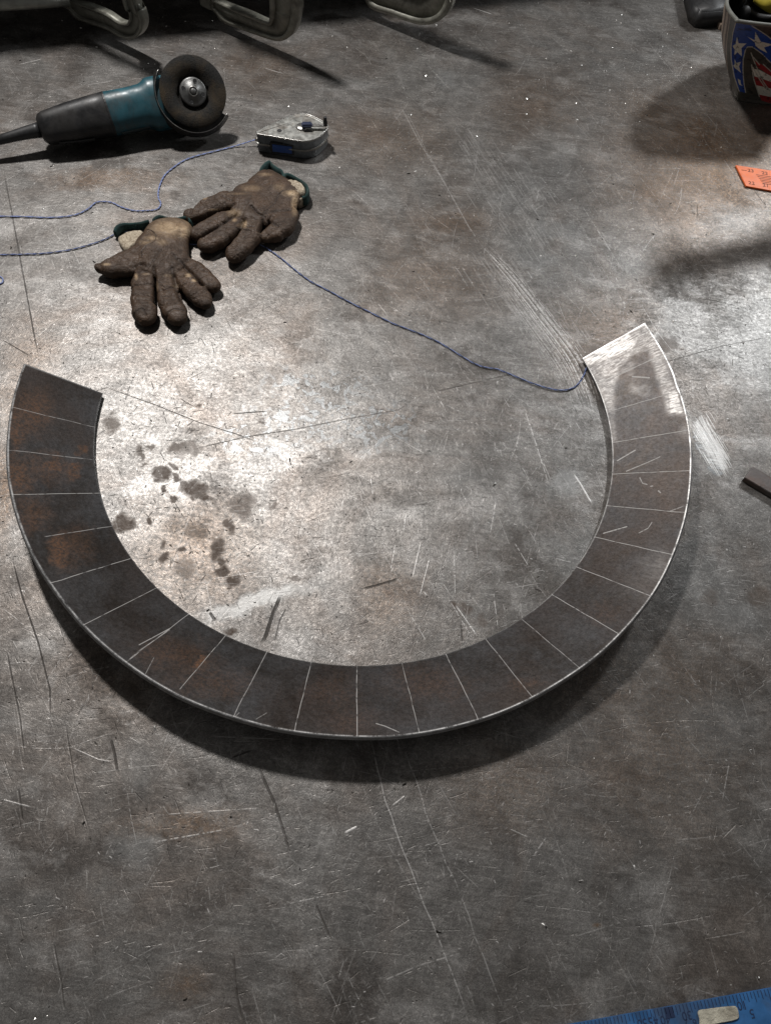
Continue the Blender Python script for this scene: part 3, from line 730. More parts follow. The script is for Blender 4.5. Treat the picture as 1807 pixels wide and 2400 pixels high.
M_ALU = simple('dull_cast_aluminium', (.36, .36, .34), .42, .75, .2, 60, .25, 400, .0004, (.16, .12, .09), .5)
def knurl_mat():
    t = NT('ribbed_aluminium'); co = t.coord()
    a = t.n('Attribute'); a.attribute_name = 'run'
    w = t.math('SINE', t.math('MULTIPLY', a.outputs['Fac'], 2 * math.pi * 520))
    f = t.ramp(t.noise(60, 5, .6, co), .3, .7)
    c = t.mix(f, (.12, .13, .145), (.27, .29, .305))
    return t.set(Base_Color=c, Roughness=.42, Metallic=.7, Normal=t.bump(w, .8, .0006))
M_KN = knurl_mat()
def band(levels, cap=False):
    V = []; F = []; run = []; n = len(outl); m = len(levels)
    acc = 0
    for i in range(n):
        if i: acc += np.linalg.norm(outl[i] - outl[i - 1])
        for d, z in levels:
            pass
    rings = [(off(d), z) for d, z in levels]; acc = 0
    for i in range(n):
        if i: acc += float(np.linalg.norm(outl[i] - outl[i - 1]))
        for pts, z in rings: V.append((pts[i][0], pts[i][1], z)); run.append(acc)
    for i in range(n):
        for j in range(m - 1): F.append((i * m + j, ((i + 1) % n) * m + j, ((i + 1) % n) * m + j + 1, i * m + j + 1))
    if cap: F.append(tuple(i * m + m - 1 for i in range(n))); F.append(tuple(i * m for i in range(n))[::-1])
    me = mesh(V, F); at_ = me.attributes.new('run', 'FLOAT', 'POINT'); at_.data.foreach_set('value', run)
    return me
link('case', band([(-.002, .0), (-.0005, .001), (0, .003), (0, .0155), (.0, .033), (-.001, .0345)], True), M_KN, cb)
link('seam_ridge', band([(-.001, .0150), (.0016, .0155), (.0020, .0168), (.0016, .0182), (-.001, .0190)]), M_ALU, cb)
link('lid', band([(-.0008, .0335), (.0010, .0338), (.0012, .0352), (.0004, .0362), (-.0022, .0362), (-.0032, .0356)], True), M_ALU, cb)
rimr = off(.0006); link('lid_rim', tube([(p[0], p[1], .0360) for p in rimr + rimr[:1]], .0008, 6, False), M_BRIGHT, cb, True)
def cbp(x, y, z): p = at(*Zc(x, y), z); return np.array([p[0] - cen[0], p[1] - cen[1], z])
hole = cbp(662, 457, .0358); link('screw_hole', lathe([(0, .0006), (.0038, .0006), (.0044, .0), (0, 0)], 18, False), M_BLACK, cb).location = tuple(hole)
hub = cbp(1020, 400, .036); link('crank_hub', lathe([(0, .0022), (.0085, .0022), (.0105, .0008), (.0105, 0), (0, 0)], 28), M_BRIGHT, cb, True).location = tuple(hub)
arm_a, arm_b = cbp(1015, 375, .0425), cbp(1395, 372, .0425)
ax = arm_b - arm_a; L = float(np.linalg.norm(ax)); ax /= L; ay = np.cross(np.array([0, 0, 1.]), ax)
arm = link('crank_arm', box_mesh((arm_a + arm_b) / 2, ax, ay, ZA, L, .0075, .0022, .0008), M_BRIGHT, cb)
link('crank_grip', box_mesh(arm_a + ax * L * .24 + np.array([0, 0, .0012]), ax, ay, ZA, L * .46, .0125, .0065, .002), simple('navy_plastic', (.018, .025, .055), .4), arm)
link('crank_knob', lathe([(0, .016), (.0022, .016), (.0032, .014), (.0030, .010), (.0040, .007), (.0042, .0), (0, 0)], 18), M_BLACK, arm, True).location = tuple(arm_b + ax * .001)
w0, w1 = cbp(560, 690, .017), cbp(830, 722, .017)
wa = w1 - w0; wa[2] = 0; wl = float(np.linalg.norm(wa)); wa /= wl; wn = np.array([wa[1], -wa[0], 0])
k0 = off(0); # seat the window on the side wall
mid = (w0 + w1) / 2; mid2 = min(k0, key=lambda q: np.linalg.norm(q - mid[:2]))
wc = np.array([mid2[0], mid2[1], .0155])
win = link('side_window', box_mesh(wc, wa, wn, ZA, .040, .0055, .0185, .0025, 3), simple('blue_plastic_window', (.015, .06, .24), .25, 0, .2), cb)
link('window_frame', box_mesh(wc, wa, wn, ZA, .045, .0038, .0225, .0018, 2), M_BLACK, cb)
tipp = cbp(297, 600, .012); link('line_outlet', tube([tipp + np.array([.004, 0, 0]), tipp + np.array([-.003, 0, 0])], .0035, 12), M_ALU, cb, True)
tag(cb, cb['label'], 'chalk line')

# ================================================================== STRING
def string_mat():
    t = NT('blue_chalk_string'); co = t.coord()
    f = t.ramp(t.noise(700, 2, .6, co), .35, .65)
    c = t.mix(f, (.11, .15, .36), (.34, .40, .62))
    return t.set(Base_Color=c, Roughness=.85, Normal=t.bump(f, .6, .0006))
M_STR = string_mat()
M_STR2 = simple('navy_chalk_string', (.055, .075, .16), .8, 0, .5, 300, .5, 900)
def Zg(x, y): return 200 + x / 3.083, 360 + y / 3.083
def dpts(L, z=.0016): return [D(x, y, z) for x, y in L]
pA = dpts([(553, 302), (528, 310), (500, 318), (460, 328), (425, 337), (398, 347), (375, 362), (357, 378), (348, 395), (343, 412), (343, 428), (348, 440), (340, 452), (318, 455), (290, 455), (262, 447), (240, 437), (210, 437), (190, 452), (160, 465), (110, 470), (50, 468), (-30, 467)])
pA[0] = tuple(np.array([cen[0], cen[1], 0]) + tipp); pA[1] = D(530, 309, .006)
def twist(P, r, off_, ph):
    Q = catmull(P, 10); out = []
    for i, q in enumerate(Q):
        t = Q[min(i + 1, len(Q) - 1)] - Q[max(i - 1, 0)]; t = t / (np.linalg.norm(t) + 1e-9); s = np.array([-t[1], t[0], 0])
        a = i * .8 + ph; out.append(q + s * off_ * math.cos(a) + np.array([0, 0, off_ * .5 * (1 + math.sin(a))]))
    return tube(out, r, 6)
P2 = [np.array(p, float) for p in pA]
st = thing('chalk_string', 'blue chalk string running left from the silver reel in a wavy line', 'string')
link('strand', twist(P2, .0007, .0007, 0), M_STR, st, True); link('strand', twist(P2, .0007, .0007, math.pi), M_STR, st, True)
pB = dpts([(-30, 550), (20, 550), (60, 549), (100, 547), (150, 540), (190, 530), (225, 518), (250, 506), (275, 500), (310, 508), (360, 520), (420, 528), (480, 520), (530, 520), (565, 530), (585, 542), (610, 560), (640, 585), (670, 607), (710, 628), (750, 650), (800, 675), (850, 699), (900, 718), (945, 738), (985, 762), (1020, 783), (1045, 793), (1075, 798), (1110, 812), (1150, 828), (1185, 839), (1215, 843), (1240, 836), (1256, 818), (1266, 795), (1276, 770)])
for k in range(len(pB)): pB[k] = np.array(pB[k], float)
pB[-1][2] = .0012; pB[-2][2] = .0012
st2 = thing('chalk_string', 'longer blue chalk string passing under both gloves to the right end of the curved plate', 'string')
link('strand', twist(pB, .0007, .0007, 0), M_STR2, st2, True); link('strand', twist(pB, .0007, .0007, math.pi), M_STR, st2, True)
lp = catmull(dpts([(-12, 598), (0, 597), (7, 602), (6, 610), (-2, 613), (-12, 611)]), 6)
tag(link('string_loop', tube(lp, .0011, 6), M_STR, None, True), 'small curl of blue string at the left margin below the gloves', 'string')

# ================================================================== GLOVES (one skin each, from a distance field)
def surface_nets(Fv, org, h):
    nx, ny, nz = Fv.shape; s = Fv < 0
    c = [(i, j, k) for i in (0, 1) for j in (0, 1) for k in (0, 1)]
    sl = lambda a, i, j, k: a[i:nx - 1 + i, j:ny - 1 + j, k:nz - 1 + k]
    cnt = sum(sl(s, *q).astype(int) for q in c); act = (cnt > 0) & (cnt < 8)
    idx = np.full(act.shape, -1, int); I = np.argwhere(act); idx[act] = np.arange(len(I))
    acc = np.zeros((len(I), 3)); num = np.zeros(len(I))
    for a in range(8):
        for b in range(a + 1, 8):
            d = np.array(c[b]) - np.array(c[a])
            if np.abs(d).sum() != 1: continue
            fa = sl(Fv, *c[a])[act]; fb = sl(Fv, *c[b])[act]; m = (fa < 0) != (fb < 0)
            t = np.where(m, fa / (fa - fb + 1e-12), 0)
            acc[m] += (np.array(c[a]) + t[:, None] * d)[m]; num[m] += 1
    Vv = (I + acc / num[:, None]) * h + org
    Q = []
    for ax in range(3):
        o = [np.array([0, 0, 0])] * 4; u = (ax + 1) % 3; v = (ax + 2) % 3
        sa = [slice(None)] * 3; sb = [slice(None)] * 3; sa[ax] = slice(0, -1); sb[ax] = slice(1, None)
        E = s[tuple(sa)] != s[tuple(sb)]; P = np.argwhere(E)
        ok = (P[:, u] > 0) & (P[:, v] > 0) & (P[:, u] < Fv.shape[u] - 1) & (P[:, v] < Fv.shape[v] - 1); P = P[ok]
        inside = s[tuple(P.T)]
        def g(du, dv):
            q = P.copy(); q[:, u] -= du; q[:, v] -= dv; return idx[tuple(q.T)]
        a_, b_2, c_, d_ = g(1, 1), g(0, 1), g(0, 0), g(1, 0)
        f = np.stack([a_, b_2, c_, d_], 1); f[~inside] = f[~inside][:, ::-1]; Q.append(f)
    return Vv, np.concatenate(Q)
def gw(x, y, z=.012): return at(*Zg(x, y), z)
def noise2(shape, cells, octs=4): return fbm(shape[1], shape[0], cells, octs).T - .5
def smin(a, b, k):
    h = np.clip(.5 + .5 * (b - a) / k, 0, 1); return b * (1 - h) + a * h - k * h * (1 - h)
def build_glove(parent, name, fingers, palms, seams, tan_spots, creases, mat, h=.0010):
    allp = []
    for ch in fingers + palms:
        for (x, y, r, z) in ch: p = gw(x, y, z); allp.append((p[0], p[1]))
    A = np.array(allp); lo = A.min(0) - .034; hi = A.max(0) + .034
    nx, ny, nz = int((hi[0] - lo[0]) / h), int((hi[1] - lo[1]) / h), int(.048 / h)
    X, Y, Zz = np.meshgrid(lo[0] + np.arange(nx) * h, lo[1] + np.arange(ny) * h, -.003 + np.arange(nz) * h, indexing='ij')
    def chain(ch, flatk, RS=1.0):
        best = None
        pts = [(gw(x, y, z), r) for x, y, r, z in ch]
        for (p, r1), (q, r2) in zip(pts[:-1], pts[1:]):
            d = q - p; Lq = d @ d; t = np.clip(((X - p[0]) * d[0] + (Y - p[1]) * d[1]) / (d[0] ** 2 + d[1] ** 2), 0, 1)
            r = r1 + (r2 - r1) * t
            r = r * RS
            zc = p[2] + d[2] * t; hd = np.hypot(X - p[0] - t * d[0], Y - p[1] - t * d[1])
            fl = np.maximum(hd - r * flatk, 0)        # flat-topped section: a strip swept by a rounder profile
            rz = r * (1 - flatk)
            vv = (Zz - zc) * (rz / np.minimum(.0102, r * .58))
            dd = np.hypot(fl, vv) - rz
            best = dd if best is None else smin(best, dd, .004)
        return best
    Fd = None
    for ch in palms:
        d = chain(ch, .55); Fd = d if Fd is None else smin(Fd, d, .014)
    for ch in fingers:
        d = chain(ch, .48, .94); Fd = smin(Fd, d, .0014)
    # wrinkles: cloudy folds + sharp creases
    n1 = noise2((nx, ny), 7, 4); n2 = noise2((nx, ny), 26, 3)
    fold = np.abs(n1) * 2; wr = (.0024 * (n1) + .0005 * n2 - .0009 * np.exp(-(fold / .045) ** 2))
    n3 = noise2((nx, ny), 13, 3); n4 = noise2((nx, ny), 17, 3)
    wr = wr - .0008 * np.exp(-(n3 / .016) ** 2) * (n4 > 0)
    Xs, Ys = X[:, :, 0], Y[:, :, 0]
    def ld(pts):
        dd = np.full(Xs.shape, 1e9)
        for a, b in zip(pts[:-1], pts[1:]):
            a, b = gw(*a)[:2], gw(*b)[:2]; d = b - a; t = np.clip(((Xs - a[0]) * d[0] + (Ys - a[1]) * d[1]) / (d @ d), 0, 1)
            dd = np.minimum(dd, np.hypot(Xs - a[0] - t * d[0], Ys - a[1] - t * d[1]))
        return dd
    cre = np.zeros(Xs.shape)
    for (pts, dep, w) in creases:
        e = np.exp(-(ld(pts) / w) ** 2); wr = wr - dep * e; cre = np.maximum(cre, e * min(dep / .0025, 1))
    seam = np.zeros(Xs.shape)
    for pts in seams:
        s_ = ld(catmull([np.array(p, float) for p in pts], 5)); wr = wr + .0010 * np.exp(-(s_ / .0022) ** 2) - .0018 * np.exp(-(s_ / .0009) ** 2); seam = np.maximum(seam, np.exp(-(s_ / .0010) ** 2))
    # crosswise wrinkles over the fingers
    for ch in fingers:
        (p, r1), (q, r2) = (gw(*ch[0][:2]), ch[0][2]), (gw(*ch[-1][:2]), ch[-1][2])
        d = (q - p)[:2]; Lf = np.linalg.norm(d); d = d / Lf; t = ((Xs - p[0]) * d[0] + (Ys - p[1]) * d[1]); sd = np.abs(-(Xs - p[0]) * d[1] + (Ys - p[1]) * d[0])
        m = np.exp(-((t - Lf * .38) / (Lf * .26)) ** 2) * (sd < r1 * 1.15)
        wr = wr + m * .0010 * (np.abs(np.sin((t + n1 * .030 + sd * sd * 9) * math.pi / .0085)) ** .6 - .6) * np.clip(.5 + 2.5 * n4, 0, 1.3)
    Fd = Fd - np.where(Zz > .006, 1.0, .25) * wr[:, :, None]
    Fd = np.maximum(Fd, .0008 - Zz)
    Fd = Fd.astype(np.float32)
    Vv, Fq = surface_nets(Fd, np.array([lo[0], lo[1], -.003]), h)
    me = bpy.data.meshes.new('m'); me.vertices.add(len(Vv)); me.vertices.foreach_set('co', Vv.ravel().astype(np.float32))
    me.loops.add(Fq.size); me.loops.foreach_set('vertex_index', Fq.ravel().astype(np.int32)); me.polygons.add(len(Fq))
    me.polygons.foreach_set('loop_start', np.arange(0, Fq.size, 4, dtype=np.int32)); me.polygons.foreach_set('loop_total', np.full(len(Fq), 4, np.int32)); me.update(calc_edges=True); me.validate()
    # leather attributes: worn tan, dark seams, darker creases
    u, v = to_px(Vv); zx = (u - 200) * 3.083; zy = (v - 360) * 3.083
    tan = np.zeros(len(Vv))
    for x, y, rx, ry, a in tan_spots:
        tan = np.maximum(tan, min(a * 1.35, 1.1) * np.exp(-(((zx - x) / rx) ** 2 + ((zy - y) / ry) ** 2)))
    ii = np.clip(((Vv[:, 0] - lo[0]) / h).astype(int), 0, nx - 1); jj = np.clip(((Vv[:, 1] - lo[1]) / h).astype(int), 0, ny - 1)
    a1 = me.attributes.new('tan', 'FLOAT', 'POINT'); a1.data.foreach_set('value', (tan).astype(np.float32))
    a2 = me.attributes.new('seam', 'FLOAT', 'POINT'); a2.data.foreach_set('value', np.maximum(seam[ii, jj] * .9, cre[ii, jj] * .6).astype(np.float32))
    return link(name, me, mat, parent, True)
def leather_mat():
    t = NT('grimy_brown_leather'); co = t.coord()
    tn = t.n('Attribute'); tn.attribute_name = 'tan'; sm = t.n('Attribute'); sm.attribute_name = 'seam'
    f = t.ramp(t.noise(38, 7, .66, co, .5), .34, .68); fine = t.noise(420, 4, .7, co)
    c = t.mix(f, (.030, .0165, .0090), (.070, .040, .023))
    c = t.mix(t.ramp(t.noise(20, 5, .6, co, .8), .54, .70, 0, .6), c, (.080, .042, .021))
    c = t.mix(t.math('MULTIPLY', t.ramp(tn.outputs['Fac'], .15, .85), t.ramp(t.noise(60, 5, .7, co, .6), .34, .56, .55, 1)), c, t.mix(f, (.20, .125, .065), (.50, .37, .235)))
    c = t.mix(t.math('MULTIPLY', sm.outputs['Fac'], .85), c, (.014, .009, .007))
    wx = t.n('TexVoronoi'); wx.feature = 'DISTANCE_TO_EDGE'; wx.inputs['Scale'].default_value = 120; t.l(t.coord('Object'), wx.inputs['Vector'])
    vd = t.ramp(wx.outputs['Distance'], 0, .12)
    c = t.mix(t.ramp(fine, .4, .7, 0, .16), c, (.12, .08, .05))
    nr = t.bump(t.math('ADD', t.math('MULTIPLY', vd, .4), fine), .55, .0008)
    rg = t.ramp(t.math('ABSOLUTE', t.math('SUBTRACT', t.noise(34, 6, .62, co, 1.6), .5)), 0, .035)
    rg2 = t.ramp(t.math('ABSOLUTE', t.math('SUBTRACT', t.noise(85, 4, .6, co, 1.0), .5)), 0, .06)
    nr = t.bump(t.math('ADD', rg, t.math('MULTIPLY', rg2, .30)), .45, .0011, nr)
    c = t.mix(t.ramp(rg, .55, 0, 0, .38), c, (.016, .010, .007))
    c = t.mix(t.math('MULTIPLY', t.ramp(rg2, .7, 1.0), t.ramp(t.noise(14, 4, .6, co), .48, .66, 0, .30)), c, (.13, .080, .046))
    return t.set(Base_Color=c, Specular_IOR_Level=.38, Roughness=t.ramp(f, 0, 1, .64, .48), Normal=nr)
M_LEA = leather_mat()
M_GREEN = simple('dark_green_hem_cloth', (.012, .040, .038), .9, 0, .4, 90, .8, 900, .001, (.05, .05, .04), .3)
def fuzzy():
    t = NT('beige_fleece_lining'); co = t.coord(); f = t.noise(260, 5, .75, co, .6)
    c = t.mix(t.ramp(f, .35, .65), (.20, .15, .10), (.62, .54, .42)); return t.set(Base_Color=c, Roughness=.95, Normal=t.bump(f, 1, .002))
M_LIN = fuzzy()
def ribbon(P, w, thk, z0=0.0, lean=0.0):
    """cloth band standing on edge along world points (x, y), height w"""
    Q = catmull([np.array(p[:2], float) for p in P], 6); n = len(Q); V = []; F = []
    for i in range(n):
        t = Q[min(i + 1, n - 1)] - Q[max(i - 1, 0)]; t /= np.linalg.norm(t) + 1e-9; s = np.array([-t[1], t[0]])
        wv = .0010 * math.sin(i * .33) + .0008 * math.sin(i * .17 + 1); hh = w * (.82 + .10 * math.sin(i * .27))
        for k, (a, b) in enumerate([(-1, 0), (-1.25, .35), (-1.15, .75), (-.4, 1), (.4, 1), (1.15, .75), (1.25, .35), (1, 0)]):
            V.append((Q[i][0] + s[0] * (a * thk / 2 + lean * b + wv * b), Q[i][1] + s[1] * (a * thk / 2 + lean * b + wv * b), z0 + b * hh))
    m = 8
    for i in range(n - 1):
        for k in range(m): F.append((i * m + k, i * m + (k + 1) % m, (i + 1) * m + (k + 1) % m, (i + 1) * m + k))
    F.append(tuple(range(m))); F.append(tuple((n - 1) * m + k for k in range(m))[::-1])
    bm = bmesh.new(); bm.from_mesh(mesh(V, F)); return bm_mesh(bm)
def pad(poly, z0, z1, amp=.002):
    """soft cloth patch"""
    P = [gw(x, y, z1)[:2] for x, y in poly]; P = catmull(P, 4, True); c = np.mean(P, 0); V = []; F = []; n = len(P); rings = [(1, 0), (1.0, .6), (.93, .92), (.75, 1.0), (.5, .96), (.25, 1.02)]
    for s_, zz in rings:
        for i, p in enumerate(P): q = c + (p - c) * s_; V.append((q[0], q[1], z0 + (z1 - z0) * zz + (amp * (random.random() - .5) if 0 < zz else 0)))
    m = len(rings)
    for j in range(m - 1):
        for i in range(n): F.append((j * n + i, j * n + (i + 1) % n, (j + 1) * n + (i + 1) % n, (j + 1) * n + i))
    F.append(tuple((m - 1) * n + i for i in range(n))); F.append(tuple(range(n))[::-1])
    bm = bmesh.new(); bm.from_mesh(mesh(V, F)); return bm_mesh(bm)
g1 = thing('work_glove', 'brown leather glove lower on the left, fingers spread toward the curved plate', 'glove', 'pair of leather work gloves')
F1 = [
    [(560, 735, .038, .015), (440, 760, .035, .015), (310, 795, .0265, .015), (200, 826, .0185, .0145), (118, 832, .0085, .014), (95, 818, .006, .019)],
    [(445, 860, .0185, .015), (428, 950, .0205, .014), (424, 1060, .0205, .0135), (432, 1150, .0195, .0135), (440, 1180, .0170, .013)],
    [(585, 860, .0185, .015), (588, 960, .0190, .014), (612, 1070, .0195, .0135), (650, 1150, .0190, .0135), (668, 1180, .0165, .013)],
    [(690, 850, .0150, .015), (735, 930, .0175, .0145), (800, 1000, .0170, .014), (845, 1050, .0160, .013), (862, 1072, .0135, .013)],
    [(725, 795, .0135, .015), (790, 845, .0165, .0145), (850, 900, .0170, .014), (905, 945, .0155, .0135), (925, 955, .0130, .013)]]
P1 = [[(500, 640, .024, .014), (565, 700, .032, .0165), (580, 815, .033, .0175)], [(620, 570, .030, .012), (630, 650, .025, .015), (640, 780, .024, .015)], [(540, 570, .020, .012), (690, 570, .0195, .012)], [(470, 690, .024, .015), (455, 815, .021, .017)]]
seam1 = [[(455, 600), (500, 620), (525, 660), (515, 700), (460, 725), (425, 760), (425, 800)]]
tan1 = [(560, 640, 60, 30, .35), (600, 880, 60, 14, .3), (620, 535, 150, 62, 1.0), (700, 560, 60, 50, .9), (480, 610, 60, 20, .55), (745, 880, 26, 14, .9), (790, 915, 22, 12, .8), (660, 960, 26, 20, .4), (370, 890, 14, 26, .7), (520, 960, 14, 40, .4), (155, 800, 30, 10, .8), (440, 870, 40, 12, .35), (430, 640, 60, 20, .5)]
cr1 = [([(512, 880), (512, 1000), (510, 1100)], .004, .0028), ([(640, 880), (660, 1000), (700, 1100)], .003, .0030), ([(690, 820), (780, 910), (850, 980)], .0035, .0030), ([(420, 850), (470, 880), (520, 830), (560, 760)], .0022, .0025), ([(360, 860), (440, 850)], .002, .003), ([(640, 780), (700, 850), (620, 900)], .0016, .0022),
       ([(350, 1000), (500, 985)], .0014, .002), ([(350, 1060), (500, 1075)], .0010, .002), ([(520, 1040), (650, 1010)], .0014, .002), ([(370, 1190), (420, 1160), (450, 1200)], .0013, .002), ([(600, 1200), (650, 1165), (720, 1170)], .0013, .002), ([(400, 700), (470, 690)], .0012, .003), ([(690, 620), (700, 780)], .0014, .004)]
build_glove(g1, 'glove_skin', F1, P1, seam1, tan1, cr1, M_LEA)
link('cuff_hem', ribbon([gw(x, y, .006) for x, y in [(222, 592), (255, 560), (300, 536), (360, 528), (425, 530), (470, 520)]], .017, .0045, .002), M_GREEN, g1, True)
link('cuff_hem', ribbon([gw(x, y, .006) for x, y in [(500, 520), (545, 500), (590, 496), (650, 500), (710, 500), (755, 505), (772, 528)]], .019, .004, .002), M_GREEN, g1, True)
link('lining', pad([(236, 600), (300, 562), (370, 548), (418, 556), (428, 600), (370, 640), (300, 690), (262, 660)], .001, .011), M_LIN, g1, True)
g2 = thing('work_glove', 'brown leather glove beside the chalk line box, fingers pointing left, folded thumb', 'glove', 'pair of leather work gloves')
F2 = [
    [(1130, 345, .022, .016), (1020, 350, .0215, .015), (900, 390, .0195, .0145), (810, 440, .0150, .014), (765, 450, .0125, .014), (752, 437, .010, .016)],
    [(1090, 460, .0165, .016), (1000, 490, .0185, .015), (900, 545, .0185, .0145), (830, 575, .0165, .014), (805, 580, .013, .0135)],
    [(1110, 530, .0160, .016), (1030, 570, .0185, .015), (950, 625, .0180, .0145), (890, 655, .0160, .014), (870, 660, .013, .0135)],
    [(1220, 520, .0190, .017), (1190, 600, .0205, .0165), (1130, 670, .0200, .016), (1090, 720, .0175, .015), (1078, 740, .0140, .0145)],
    [(1440, 450, .026, .016), (1420, 530, .0215, .016), (1370, 580, .0165, .015), (1310, 600, .0130, .014)]]
P2_ = [[(1290, 240, .030, .015), (1250, 340, .038, .016), (1195, 400, .036, .0185)], [(1400, 300, .036, .015), (1350, 380, .040, .016), (1260, 440, .030, .018)], [(1320, 190, .020, .013), (1480, 310, .018, .013)], [(1150, 300, .020, .015), (1160, 360, .020, .015)]]
seam2 = [[(1530, 312), (1450, 320), (1400, 355), (1375, 410), (1330, 460), (1290, 490)], [(1210, 440), (1240, 480), (1290, 515)]]
tan2 = [(1200, 250, 90, 30, .35), (1400, 240, 60, 40, .3), (1490, 285, 60, 26, 1.0), (1515, 360, 26, 80, .85), (1080, 430, 60, 34, .5), (1150, 510, 20, 30, .9), (1080, 480, 20, 14, .7), (860, 320, 26, 12, .6), (930, 405, 60, 10, .45), (1300, 150, 60, 16, .4), (1130, 520, 40, 20, .45), (1110, 290, 120, 12, .3)]
cr2 = [([(1080, 420), (950, 460), (800, 500)], .0045, .0030), ([(1090, 490), (980, 570), (860, 625)], .004, .0030), ([(1150, 530), (1090, 640), (1040, 690)], .004, .0032), ([(1205, 445), (1250, 490), (1300, 515), (1260, 610)], .0045, .0026), ([(1300, 500), (1380, 470), (1480, 460)], .0018, .0030),
       ([(1140, 580), (1220, 585)], .0014, .0018), ([(1130, 600), (1200, 615)], .0014, .0018), ([(1330, 530), (1395, 575)], .0025, .0025), ([(1200, 380), (1150, 480), (1130, 520)], .0016, .0028), ([(1240, 290), (1330, 270)], .0010, .002), ([(1180, 240), (1240, 180)], .0010, .003), ([(790, 415), (770, 470)], .0022, .002), ([(1000, 360), (1080, 400)], .0012, .002), ([(1010, 400), (1060, 450)], .0012, .002)]
build_glove(g2, 'glove_skin', F2, P2_, seam2, tan2, cr2, M_LEA)
link('cuff_hem', ribbon([gw(x, y, .012) for x, y in [(1268, 165), (1298, 130), (1335, 88), (1365, 110), (1395, 145), (1430, 172), (1440, 205)]], .024, .005, .003), M_GREEN, g2, True)
link('cuff_hem', ribbon([gw(x, y, .016) for x, y in [(1425, 232), (1450, 178), (1510, 180), (1568, 205), (1602, 250), (1610, 300), (1588, 325), (1545, 300), (1500, 262), (1450, 245)]], .023, .0045, .003), M_GREEN, g2, True)
link('lining', pad([(1438, 190), (1500, 178), (1570, 215), (1592, 260), (1560, 285), (1500, 262), (1445, 240)], .001, .026, .003), M_LIN, g2, True)
link('lining', pad([(1525, 280), (1560, 275), (1590, 305), (1545, 335), (1520, 315)], .001, .018), M_LIN, g2, True)

